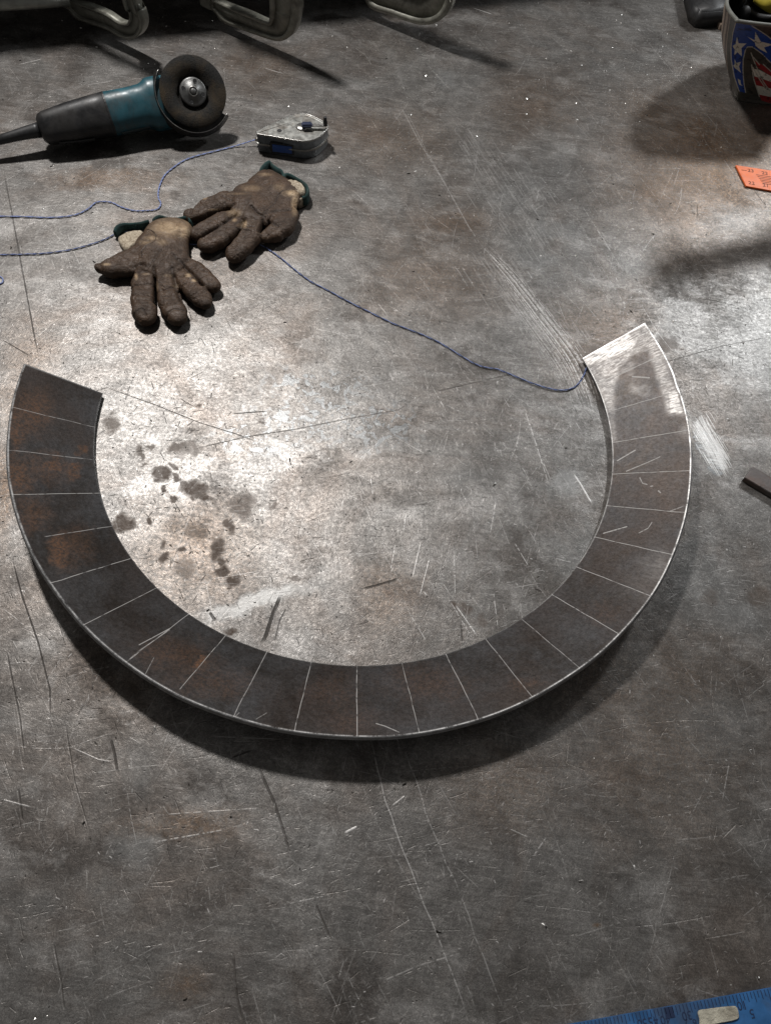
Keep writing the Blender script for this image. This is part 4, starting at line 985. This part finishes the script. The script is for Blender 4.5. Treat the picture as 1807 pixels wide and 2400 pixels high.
# ================================================================== C-CLAMPS hanging from the rail
M_CLAMP = simple('oily_forged_steel', (.22, .217, .185), .46, .35, .25, 50, .3, 250, .0006, (.06, .05, .04), .5)
DV = np.array([-.9, .436]); DV /= np.linalg.norm(DV); NV = np.array([DV[1], -DV[0]])
def onplane(q, T):
    u, v = q[0] * S1, q[1] * S1
    n = np.array([NV[0], NV[1], 0]); d = np.array([(u - 903.5) / FPX, -(v - 1200) / FPX, -1.]) @ CAM_M
    t = ((T - CAM_C) @ n) / (d @ n); P = CAM_C + d * t
    return np.array([(P[:2] - T[:2]) @ DV, P[2]])
def clamp(label, Tpx, tz, lower_out, lower_in, oval=False, screw=False, top=.31):
    T = D(*Tpx, tz)
    outer = [onplane(q, T) for q in lower_out]; inner = [onplane(q, T) for q in lower_in]
    uo, ui = outer[-1][0], inner[-1][0]
    outer += [np.array([uo, top - .045]), np.array([uo + .012, top - .012]), np.array([uo + .045, top]), np.array([.12, top]), np.array([.15, top - .004])]
    inner += [np.array([ui, top - .065]), np.array([ui + .006, top - .042]), np.array([ui + .022, top - .033]), np.array([.12, top - .034]), np.array([.15, top - .032])]
    O = catmull(outer, 5); I = catmull(inner, 5)
    n = max(len(O), len(I)); rs = lambda A: [np.array([np.interp(s, np.linspace(0, 1, len(A)), [a[k] for a in A]) for k in (0, 1)]) for s in np.linspace(0, 1, n)]
    O, I = rs(O), rs(I)
    c = thing('c_clamp', label, 'clamp', 'steel C-clamps hanging over the far side of the table', (T[0], T[1], 0))
    def W(p, s): return (p[0] * DV[0] + s * NV[0], p[0] * DV[1] + s * NV[1], p[1])
    def strip(A, B, th):
        V = []; F = []
        for a, b in zip(A, B): V += [W(a, th), W(b, th), W(b, -th), W(a, -th)]
        for i in range(len(A) - 1):
            for k in range(4): F.append((i * 4 + k, i * 4 + (k + 1) % 4, (i + 1) * 4 + (k + 1) % 4, (i + 1) * 4 + k))
        F.append((0, 1, 2, 3)); m = (len(A) - 1) * 4; F.append((m + 3, m + 2, m + 1, m))
        bm = bmesh.new(); bm.from_mesh(mesh(V, F)); bmesh.ops.recalc_face_normals(bm, faces=bm.faces)
        bmesh.ops.bevel(bm, geom=[e for e in bm.edges if e.calc_face_angle(0) > .8], offset=.0012, segments=2, affect='EDGES', clamp_overlap=True)
        return bm_mesh(bm)
    lerp = lambda A, B, t: [a + (b - a) * t for a, b in zip(A, B)]
    link('web', strip(lerp(O, I, .1), lerp(O, I, .9), .0045), M_CLAMP, c, True)
    link('outer_flange', strip(O, lerp(O, I, .20), .0105), M_CLAMP, c, True)
    link('inner_flange', strip(lerp(O, I, .84), I, .0090), M_CLAMP, c, True)
    # anvil at the free end of the lower limb, screw through the upper limb
    e = (O[0] + I[0]) / 2
    link('anvil', box_mesh(W(e + np.array([.012, .004]), 0), (DV[0], DV[1], 0), (NV[0], NV[1], 0), ZA, .034, .026, .034, .004), M_CLAMP, c)
    e2 = (O[-1] + I[-1]) / 2
    link('screw_boss', box_mesh(W(e2 + np.array([.008, 0]), 0), (DV[0], DV[1], 0), (NV[0], NV[1], 0), ZA, .034, .028, .042, .004), M_CLAMP, c)
    s0 = np.array(W(e2 + np.array([.008, -.09]), 0)); s1 = np.array(W(e2 + np.array([.008, .075]), 0))
    sc = link('screw', tube([s0, s1], .007, 14), M_CLAMP, c, True)
    link('swivel_pad', tube([s0 + np.array([0, 0, -.006]), s0 + np.array([0, 0, .004])], .013, 16), M_CLAMP, sc)
    link('tommy_bar', tube([s1 + np.array([NV[0] * .05, NV[1] * .05, -.008]), s1 - np.array([NV[0] * .05, NV[1] * .05, .008])], .0035, 10), M_CLAMP, sc)
    if oval:
        cc = np.array(W(onplane((895, 2), T), .0115)); ov = []
        for k in range(33):
            a = 2 * math.pi * k / 32; ov.append(cc + np.array([DV[0], DV[1], 0]) * .022 * math.cos(a) + np.array([0, 0, 1]) * .009 * math.sin(a))
        link('size_mark_boss', tube(ov, .002, 8), M_BRIGHT, c, True)
        link('white_sticker', box_mesh(cc, (DV[0], DV[1], 0), (NV[0], NV[1], 0), ZA, .026, .002, .009, .0008), simple('white_print', (.6, .62, .62), .4), c)
    if screw:
        a, b = D(150, 2, .058), D(-60, 12, .075)
        o = np.array([T[0], T[1], 0])
        link('locking_handle', tube([a - o, a * .7 + b * .3 - o, b - o], [.009, .0105, .0115], 14), simple('grey_handle_steel', (.30, .30, .27), .4, .6), c, True)
    return c
clamp('leftmost steel C-clamp, small curved frame hanging above the angle grinder', (295, 78), .035,
      [(148, 6), (172, 36), (210, 50), (240, 60), (262, 73), (283, 81), (300, 78), (312, 62), (314, 42), (308, 20), (298, 0)],
      [(160, -2), (205, 14), (235, 27), (262, 45), (280, 47), (286, 34), (283, 18), (272, 0)], screw=True)
clamp('middle C-clamp, heavy square-cornered frame above the chalk line box', (615, 82), .035,
      [(462, 12), (474, 28), (488, 44), (530, 60), (575, 76), (605, 84), (625, 80), (638, 66), (645, 42), (648, 20), (649, 0)],
      [(462, -4), (500, 12), (540, 27), (575, 43), (586, 45), (588, 34), (588, 18), (588, 0)])
clamp('rightmost C-clamp with a rounded frame and a white oval mark', (935, 48), .04,
      [(790, -14), (805, 14), (845, 28), (885, 42), (912, 49), (940, 47), (962, 34), (975, 14), (980, -6), (981, -20)],
      [(800, -46), (840, -34), (870, -24), (900, -16), (915, -20), (918, -30), (918, -42), (918, -60)], oval=True)
# rail and shelf they hang from: its shade darkens the far left of the table
def back(Sx, Sy, z): L = LAMP_A; k = z / L[2]; return np.array([Sx * (1 - k) + L[0] * k, Sy * (1 - k) + L[1] * k])
zs = .36
e0 = back(-.855, 1.388, zs); e1 = back(.151, 1.826, zs); ed = (e1 - e0) / np.linalg.norm(e1 - e0); en = np.array([-ed[1], ed[0]])
sA = e0 - ed * 1.2; sB = e1 + ed * .95
shelf = thing('steel_shelf', 'dark steel shelf over the far left edge of the table, shading it', 'shelf')
link('shelf_board', bm_mesh(prism([sA, sB, sB + en * .8, sA + en * .8], zs, zs + .03, .002)), M_DKSTEEL, shelf)
link('back_panel', bm_mesh(prism([sA + en * .78, sB + en * .78, sB + en * .81, sA + en * .81], 0, 1.0)), M_DKSTEEL, shelf)
link('end_bracket', bm_mesh(prism([sA + ed * .0 + en * .3, sA + ed * .03 + en * .3, sA + ed * .03 + en * .78, sA + en * .78], 0, zs)), M_DKSTEEL, shelf)
link('end_bracket', bm_mesh(prism([sB - ed * .03 + en * .55, sB + en * .55, sB + en * .78, sB - ed * .03 + en * .78], 0, zs)), M_DKSTEEL, shelf)
# hanging rail
ra = D(290, 78, 0)[:2] * 0 + back(-.69, 1.50, .3) ; 
link('clamp_rail', box_mesh((*(e0 * .45 + e1 * .55 + en * .03), .262), (ed[0], ed[1], 0), (en[0], en[1], 0), ZA, 1.25, .012, .022, .002), M_DKSTEEL, shelf)

# tube on a post at the right of the table, above and beyond the picture's edge: it throws the bar-shaped shadow
pst = thing('tube_stand', 'steel tube held level on an upright post beyond the right edge', 'stand')
tA, tB = Vector((.580, 1.285, .25)), Vector((1.28, 1.621, .25))
link('tube', tube([tA, tB], .028, 24), M_DKSTEEL, pst, True)
link('post', tube([(1.24, 1.602, .005), (1.24, 1.602, .30)], .016, 20), M_DKSTEEL, pst, True)
link('foot', bm_mesh(prism([(1.16, 1.52), (1.32, 1.52), (1.32, 1.68), (1.16, 1.68)], .0004, .010, .002)), M_DKSTEEL, pst)

# ================================================================== STEEL BAR, ORANGE RULE END, BLUE SQUARE
hb = .0095
A_ = at(1763.6, 1092.2, hb)[:2]; B_ = at(1744.3, 1119.2, hb)[:2]; C_ = at(1807, 1117.9, hb)[:2]
dd = (C_ - A_) / np.linalg.norm(C_ - A_)
bar = bm_mesh(prism([A_, B_, B_ + dd * .30, A_ + dd * .30], 0.0002, hb, .0008))
tag(link('steel_bar', bar, simple('dark_bar_steel', (.12, .105, .10), .42, .6, .3, 50, .3, 300, .0005, (.14, .07, .04), .4)), 'short dark flat steel bar entering at the right beside the polished spot', 'steel bar')

def Zo(x, y): return 1700 + x / 15.56, 370 + y / 15.56
ho = .0035
op = [at(*Zo(*q), ho)[:2] for q in [(365, 258), (1665, 460)]] ; oq = [at(*Zo(*q), ho)[:2] for q in [(1665, 1190), (745, 1020)]]
od = (op[1] - op[0]); od /= np.linalg.norm(od)
def ext(p, d, k): return p + d * k
od2 = (oq[0] - oq[1]); od2 /= np.linalg.norm(od2)
M_OR = simple('orange_anodised', (.80, .17, .035), .42, 0, .12, 60, .1, 300, .0003, (.45, .12, .05), .3)
orule = thing('orange_rule', 'orange measuring rule end with slanted tip and printed 23 and 22', 'ruler')
link('blade', bm_mesh(prism([op[0], ext(op[1], od, .25), ext(oq[0], od2, .25), oq[1]], .0004, ho, .0004)), M_OR, orule)
M_INK = simple('dark_ink', (.09, .03, .015), .7, 0, .1)
def text(s, pos, xdir, size, z, parent, mat, name='printed_number', flip=False, parent_off=(0, 0, 0)):
    cu = bpy.data.curves.new('t', 'FONT'); cu.body = s; cu.size = size; cu.align_x = 'CENTER'; cu.align_y = 'CENTER'; cu.extrude = 0
    tmp = bpy.data.objects.new('t', cu); COL.objects.link(tmp)
    dg = bpy.context.evaluated_depsgraph_get(); me = bpy.data.meshes.new_from_object(tmp.evaluated_get(dg)); bpy.data.objects.remove(tmp)
    o = link(name, me, mat, parent); a = math.atan2(xdir[1], xdir[0]) + (math.pi if flip else 0)
    o.location = (pos[0], pos[1], z); o.rotation_euler = (0, 0, a); return o
zt = ho + .0003
for s_, q in (('23', (910, 470)), ('22', (1420, 560)), ('22', (940, 920)), ('21', (1460, 1010))):
    text(s_, at(*Zo(*q), zt), od, .0125, zt, orule, M_INK)
link('tick_mark', box_mesh((*at(*Zo(665, 450), zt)[:2], zt), (od[0], od[1], 0), (-od[1], od[0], 0), ZA, .010, .0008, .0002), M_INK, orule)
for k in range(6):
    q0 = at(*Zo(1075 + k * 26, 605 + k * 60), zt); 
    link('fine_print', box_mesh((q0[0] + od[0] * .020, q0[1] + od[1] * .020, zt), (od[0], od[1], 0), (-od[1], od[0], 0), ZA, .036 - .002 * k, .0009, .0002), M_INK, orule)

# blue square, upside-down figures, lying near the camera
hz = .004
def Zb(x, y): return 1200 + x / 2.743, 2280 + y / 2.743
e_a = at(*Zb(395, 325), hz)[:2]; e_b = at(*Zb(1665, 95), hz)[:2]; bd = (e_b - e_a); bl = np.linalg.norm(bd); bd /= bl; bn = np.array([bd[1], -bd[0]])
M_BLUE = simple('blue_anodised', (.035, .135, .33), .5, .2, .3, 30, .15, 300, .0003, (.05, .07, .11), .75)
bs = thing('blue_layout_square', 'blue metal layout square with ruled edge and upside-down figures, near corner', 'square')
link('blade', bm_mesh(prism([e_a - bd * .12, e_b + bd * .15, e_b + bd * .15 + bn * .16, e_a - bd * .12 + bn * .16], .0003, hz, .0005)), M_BLUE, bs)
M_INK2 = simple('navy_ink', (.012, .025, .07), .6, 0, .1)
zt = hz + .0003
tick = box_mesh((0, 0, 0), XA, YA, ZA, .0006, 1, .0002)
for k in range(150):
    L = (.0055 if k % 2 else .009) if k % 8 else .013
    if k % 4 == 2: L = .0075
    p = e_a - bd * .10 + bd * (k * .0038) + bn * (L / 2 + .0004)
    o = bpy.data.objects.new('tick', tick); COL.objects.link(o); o.parent = bs; o.location = (p[0], p[1], zt); o.scale = (1, L, 1); o.rotation_euler = (0, 0, math.atan2(bd[1], bd[0]))
tick.materials.append(M_INK2)
for s_, q, sz in (('50', (835, 322), .0105), ('45', (905, 308), .0105), ('40', (983, 298), .0105), ('30', (1122, 272), .0105), ('10', (1475, 207), .0105), ('5', (1540, 260), .011), ('6', (1172, 318), .009), ('7', (1118, 322), .009)):
    text(s_, at(*Zb(*q), zt), bd, sz, zt, bs, M_INK2, flip=True)
link('heavy_mark', box_mesh((*at(*Zb(1010, 255), zt)[:2], zt), (bd[0], bd[1], 0), (bn[0], bn[1], 0), ZA, .009, .009, .0002), M_INK2, bs)
tp = [at(*Zb(*q), hz + .002)[:2] for q in [(1195, 245), (1260, 232), (1330, 222), (1400, 215), (1440, 218), (1455, 262), (1445, 300), (1330, 325), (1215, 345), (1205, 300)]]
tag(link('masking_tape', bm_mesh(prism(catmull(tp, 3, True), hz + .0004, hz + .0022, .0005)), simple('dirty_cream_tape', (.50, .47, .38), .9, 0, .3, 70, .9, 250, .002, (.20, .18, .14), .8)), 'torn piece of dirty cream tape stuck on the blue square', 'tape')

# ================================================================== WELDING HELMET at the far right
def Zh(x, y): return 1600 + x / 7.9, y / 7.9
zl = [0, .012, .035, .065, .10, .135, .165, .178]
cpx = [(1010, 1880), (1012, 1760), (985, 1560), (930, 1260), (885, 930), (905, 650), (960, 460), (985, 400)]
Ccol = [at(*Zh(*q), z)[:2] for q, z in zip(cpx, zl)]
spx = [(900, 1640), (860, 1560), (790, 1400), (712, 1130), (682, 860), (700, 520), (735, 250), (762, 60)]
rim_r = at(*Zh(1635, 428), .178)[:2]; ef = rim_r - Ccol[-1]; ef /= np.linalg.norm(ef)
rim_l = at(*Zh(765, 0), .178)[:2]; es = rim_l - Ccol[-1]; es /= np.linalg.norm(es)
Scol = []; Sk = []
for q, z, c in zip(spx, zl, Ccol):
    # walk from the corner along the side direction until it meets the seen outline
    best = min(np.linspace(.015, .16, 80), key=lambda k: abs(to_px(np.array([*(c + es * k), z]))[0] - Zh(*q)[0])); Scol.append(c + es * best); Sk.append(min(max(best, .03), .11))
def helm_section(j, m=64):
    c = Ccol[j]; s = c + es * .10 - ef * .0; bulge = .010
    fr = c + ef * .22 ; 
    k_ = Sk[j]; ring = [c + es * k_ * .55 - ef * .004, c + es * .008, c + ef * .006, c + ef * .06 - es * .008, c + ef * .12 - es * .010, c + ef * .18 - es * .006, fr, fr + es * .05 + ef * .02, fr + es * .12 + ef * .015, fr + es * .17 - ef * .04, c + es * (k_ + .09) + ef * .10, c + es * (k_ + .05) + ef * .035, c + es * k_ + ef * .004]
    sc = [.80, .86, .93, .98, 1, 1, .99, .98][j]
    cen_ = c * 0 + (Ccol[4] + ef * .11 + es * .085)
    return catmull([np.array(p) for p in ring], 6, True)
rings = [helm_section(j) for j in range(8)]
nr_ = len(rings[0]); 
def hel_interp(tt):
    f = tt * 7; j = min(int(f), 6); w = f - j
    P = []
    for a in range(nr_):
        p0, p1, p2, p3 = [rings[min(max(j + d, 0), 7)][a] for d in (-1, 0, 1, 2)]
        z0, z1, z2, z3 = [zl[min(max(j + d, 0), 7)] for d in (-1, 0, 1, 2)]
        cm = lambda a_, b__, c__, d__: .5 * (2 * b__ + (c__ - a_) * w + (2 * a_ - 5 * b__ + 4 * c__ - d__) * w * w + (-a_ + 3 * b__ - 3 * c__ + d__) * w ** 3)
        q = cm(p0, p1, p2, p3); P.append((q[0], q[1], cm(z0, z1, z2, z3)))
    return P
NV_ = 36
grid = np.array([hel_interp(k / NV_) for k in range(NV_ + 1)])      # rows bottom to rim
# flag-style decoration, printed on the shell
HW, HH = 1400, 700
Gr = np.concatenate([grid, grid[:, :1]], 1)
fx = np.linspace(0, nr_, HW); fy = np.linspace(0, NV_, HH)
x0 = np.minimum(fx.astype(int), nr_ - 1); y0 = np.minimum(fy.astype(int), NV_ - 1); wx_ = (fx - x0)[None, :, None]; wy_ = (fy - y0)[:, None, None]
Pt = (Gr[y0][:, x0] * (1 - wx_) + Gr[y0][:, x0 + 1] * wx_) * (1 - wy_) + (Gr[y0 + 1][:, x0] * (1 - wx_) + Gr[y0 + 1][:, x0 + 1] * wx_) * wy_
hu, hv = to_px(Pt); hu = (hu - 1600) * 7.9; hv = hv * 7.9
facing = (fx < nr_ * .52)[None] | np.zeros((HH, 1), bool)
facing = facing | (fx > nr_ * .93)[None]
colr = np.zeros((HH, HW, 3)); colr[:] = (.055, .053, .045)
nz = fbm(HH, HW, 60, 4)
colr *= (.7 + .6 * nz)[..., None]
def fill(poly, c, wob=6):
    m = inpoly(hu + (nz - .5) * wob, hv + (nz - .5) * wob, poly) & facing; colr[m] = c
def lines(pts, w, c):
    m = near_line(hu, hv, pts, w) * facing; colr[:] = colr * (1 - m[..., None]) + np.array(c) * m[..., None]
BLUE, WHITE, RED, TAN, BRN = (.014, .060, .30), (.62, .62, .55), (.28, .012, .015), (.40, .31, .24), (.075, .035, .022)
fill([(970, 430), (1290, 440), (1700, 760), (1700, 1260), (1635, 1170), (1450, 990), (1280, 870), (1170, 870), (1130, 1000), (1100, 1200), (1120, 1500), (1150, 1720), (1035, 1690), (940, 1400), (890, 1150), (885, 850), (920, 600)], BLUE)
fill([(1270, 480), (1900, 480), (1900, 900), (1640, 720), (1550, 670)], (.05, .04, .035))
for st_ in ([(995, 680), (1025, 800), (1172, 805), (1078, 890), (1085, 1045), (1005, 965), (945, 1025), (955, 920), (915, 850), (970, 815)],
            [(1335, 590), (1435, 770), (1660, 825), (1495, 880), (1555, 980), (1420, 915), (1340, 850), (1325, 785), (1188, 678), (1325, 745)],
            [(950, 1092), (985, 1165), (1068, 1142), (1032, 1230), (1072, 1352), (1000, 1290), (960, 1262), (928, 1215), (955, 1190)],
            [(1010, 1455), (1060, 1490), (1070, 1560), (1100, 1590), (1040, 1570), (1020, 1520)]):
    fill(st_, WHITE, 3)
fill([(1330, 1130), (1900, 1430), (1900, 1560), (1635, 1420), (1380, 1250)], RED); fill([(1285, 1280), (1400, 1290), (1900, 1560), (1900, 1680), (1500, 1470), (1315, 1410)], WHITE)
fill([(1310, 1410), (1500, 1475), (1900, 1600), (1900, 1780), (1340, 1570)], RED); fill([(1345, 1578), (1560, 1625), (1900, 1700), (1900, 1860), (1405, 1750)], WHITE); fill([(1405, 1750), (1900, 1860), (1900, 2000), (1450, 1860)], RED)
for L_ in ([(1270, 480), (1450, 590), (1560, 665), (1700, 780)], [(970, 430), (920, 600), (888, 850), (888, 1100), (945, 1420), (1035, 1690)], [(1700, 1260), (1635, 1180), (1450, 990), (1280, 868), (1190, 868), (1150, 930), (1110, 1100), (1105, 1300), (1125, 1550), (1157, 1715)],
           [(1255, 980), (1330, 1180), (1480, 1510), (1600, 1680)], [(1265, 1200), (1300, 1450), (1410, 1790)], [(1300, 1060), (1410, 1195)], [(1480, 1190), (1635, 1330), (1800, 1440)], [(1290, 1250), (1420, 1480), (1530, 1640)]):
    lines(L_, 9, (.42, .42, .37))
for x_, w_, c_ in ((0, 16, TAN), (28, 12, BRN), (62, 20, TAN), (94, 14, BRN), (118, 5, TAN)):
    lines([(775 + x_ * 1.1, 60), (745 + x_, 350), (700 + x_, 650), (690 + x_ * .9, 900), (712 + x_ * .8, 1130), (765 + x_ * .6, 1400)], w_, c_)
colr *= (.78 + .4 * fbm(HH, HW, 200, 3))[..., None]
ch_ = (fbm(HH, HW, 90, 4) > .66)[..., None]; colr = np.where(ch_, colr * .35, colr)
img_h = make_image('helmet_print', [colr[..., 0], colr[..., 1], colr[..., 2]], HW, HH)
t = NT('printed_helmet_shell'); ti = t.n('TexImage'); ti.image = img_h; ti.extension = 'EXTEND'; t.l(t.coord('UV'), ti.inputs['Vector'])
M_HEL = t.set(Base_Color=ti.outputs['Color'], Roughness=.34, Normal=t.bump(t.noise(300, 3, .6, t.coord()), .12, .0005))
M_HIN = simple('black_helmet_inside', (.012, .012, .012), .7)
hel = thing('welding_helmet', 'welding helmet with stars and red stripes, open side up at the far right', 'welding helmet')
V = [tuple(p) for row in grid for p in row]; F = []
for j in range(NV_):
    for i in range(nr_): F.append((j * nr_ + i, j * nr_ + (i + 1) % nr_, (j + 1) * nr_ + (i + 1) % nr_, (j + 1) * nr_ + i))
F.append(tuple(range(nr_))[::-1])
me = mesh(V, F); uvl = me.uv_layers.new(name='UVMap')
for pi, p in enumerate(me.polygons):
    if pi >= NV_ * nr_: continue
    j, i = divmod(pi, nr_)
    for li, (ui_, vi_) in zip(p.loop_indices, ((i, j), (i + 1, j), (i + 1, j + 1), (i, j + 1))): uvl.data[li].uv = (ui_ / nr_, vi_ / NV_)
link('shell', me, M_HEL, hel, True)
cc_ = grid[-1].mean(0)
inn = []
for j in range(NV_, -1, -2):
    row = grid[j]; c0 = row.mean(0); inn.append([tuple(c0 + (p - c0) * np.array([.965, .965, 1]) + np.array([0, 0, .0025 if j < 6 else 0])) for p in row])
V = [q for r in inn for q in r]; F = []
for j in range(len(inn) - 1):
    for i in range(nr_): F.append((j * nr_ + i, j * nr_ + (i + 1) % nr_, (j + 1) * nr_ + (i + 1) % nr_, (j + 1) * nr_ + i))
F.append(tuple((len(inn) - 1) * nr_ + i for i in range(nr_)))
link('inner_liner', mesh(V, F), M_HIN, hel, True)
rimpts = [tuple((grid[-1][i] + (cc_ + (grid[-1][i] - cc_) * .965)) / 2) for i in range(nr_)]
link('rim', tube(rimpts + rimpts[:1], .0034, 8, False), simple('grey_rim', (.13, .13, .115), .5), hel, True)
hb_ = cc_ + np.array([0, 0, -.05])
def hp(x, y, z): return at(*Zh(x, y), z)
link('headband', tube(catmull([hp(1140, 60, .13), hp(1100, 20, .15), hp(1180, -90, .15), hp(1400, -150, .14), hp(1800, -60, .13), hp(1900, 200, .12), hp(1600, 330, .12), hp(1300, 260, .12), hp(1140, 60, .13)], 6), .006, 8, False, 1.6), M_BLACK, hel, True)
link('sweat_pad', tube(catmull([hp(1400, -60, .165), hp(1540, 40, .165), hp(1640, 105, .16), hp(1760, 140, .155)], 5), [.012] * 16, 10), simple('yellow_pad', (.42, .34, .035), .7, 0, .3), hel, True)
link('ratchet_knob', tube([hp(1130, 235, .12), hp(1130, 235, .135)], .012, 14), M_BLACK, hel, True)

# dark rounded tool case end and a wood scrap next to the helmet
p0 = at(*Zh(200, 60), .03)[:2]
cA = at(*Zh(175, -60), .035)[:2]; cB = at(*Zh(210, 90), .035)[:2]; cC = at(*Zh(330, 200), .035)[:2]; cD = at(*Zh(460, 215), .035)[:2]; cE = at(*Zh(760, 195), .035)[:2]
up_ = (cA - cB) / np.linalg.norm(cA - cB)
cp = catmull([cA + up_ * .06, cA, cB, (cB * .4 + cC * .6), cC, cD, cE, cE + (cE - cD) / np.linalg.norm(cE - cD) * .03, cE + (cE - cD) / np.linalg.norm(cE - cD) * .05 + up_ * .09, cA + up_ * .10 + (cE - cD) * .3], 4, True)
tag(link('black_rubber_block', bm_mesh(prism(cp, .0004, .035, .006, 3)), M_BLACK, None, True), 'black rounded rubber block at the top edge just left of the helmet', 'rubber block')
w0_ = [at(*Zh(*q), .012)[:2] for q in [(565, 275), (760, 235), (860, 470), (700, 455)]]
tag(link('wood_scrap', bm_mesh(prism(w0_, .0004, .012, .0008)), simple('brown_wood', (.20, .15, .115), .75, 0, .3, 50)), 'thin brown wood scrap poking out from behind the helmet', 'wood scrap')

# ================================================================== filings and grit lying on the table (nobody could count them)
V = []; F = []
for k in range(1500):
    x = RNG.uniform(-.95, .95); y = RNG.uniform(-.2, 1.95) if k % 2 else RNG.uniform(.85, 1.9)
    if math.hypot(x - RCX, y - RCY) > ROUT * RRAT - .01 and math.hypot(x - RCX, y - RCY) < ROUT + .01: continue
    r = .00035 + .0011 * RNG.random() ** 3; a = RNG.uniform(0, 6.28); L = r * RNG.uniform(1, 3.2); ca, sa = math.cos(a), math.sin(a); b = len(V)
    for dx, dy, dz in ((-L, -r, 0), (L, -r * .6, 0), (L * .8, r, 0), (-L * .7, r * .8, 0), (0, 0, r * 1.1)): V.append((x + dx * ca - dy * sa, y + dx * sa + dy * ca, .0002 + dz))
    F += [(b, b + 1, b + 4), (b + 1, b + 2, b + 4), (b + 2, b + 3, b + 4), (b + 3, b, b + 4), (b + 3, b + 2, b + 1, b)]
def grit_mat():
    t = NT('metal_grit'); f = t.noise(90, 2, .5, t.coord())
    return t.set(Base_Color=t.mix(t.ramp(f, .46, .54), (.05, .045, .04), (.75, .73, .70)), Roughness=.35, Metallic=.8)
tag(link('metal_filings', mesh(V, F), grit_mat()), 'scattered metal filings and grit lying over the table top', 'metal filings', kind='stuff')
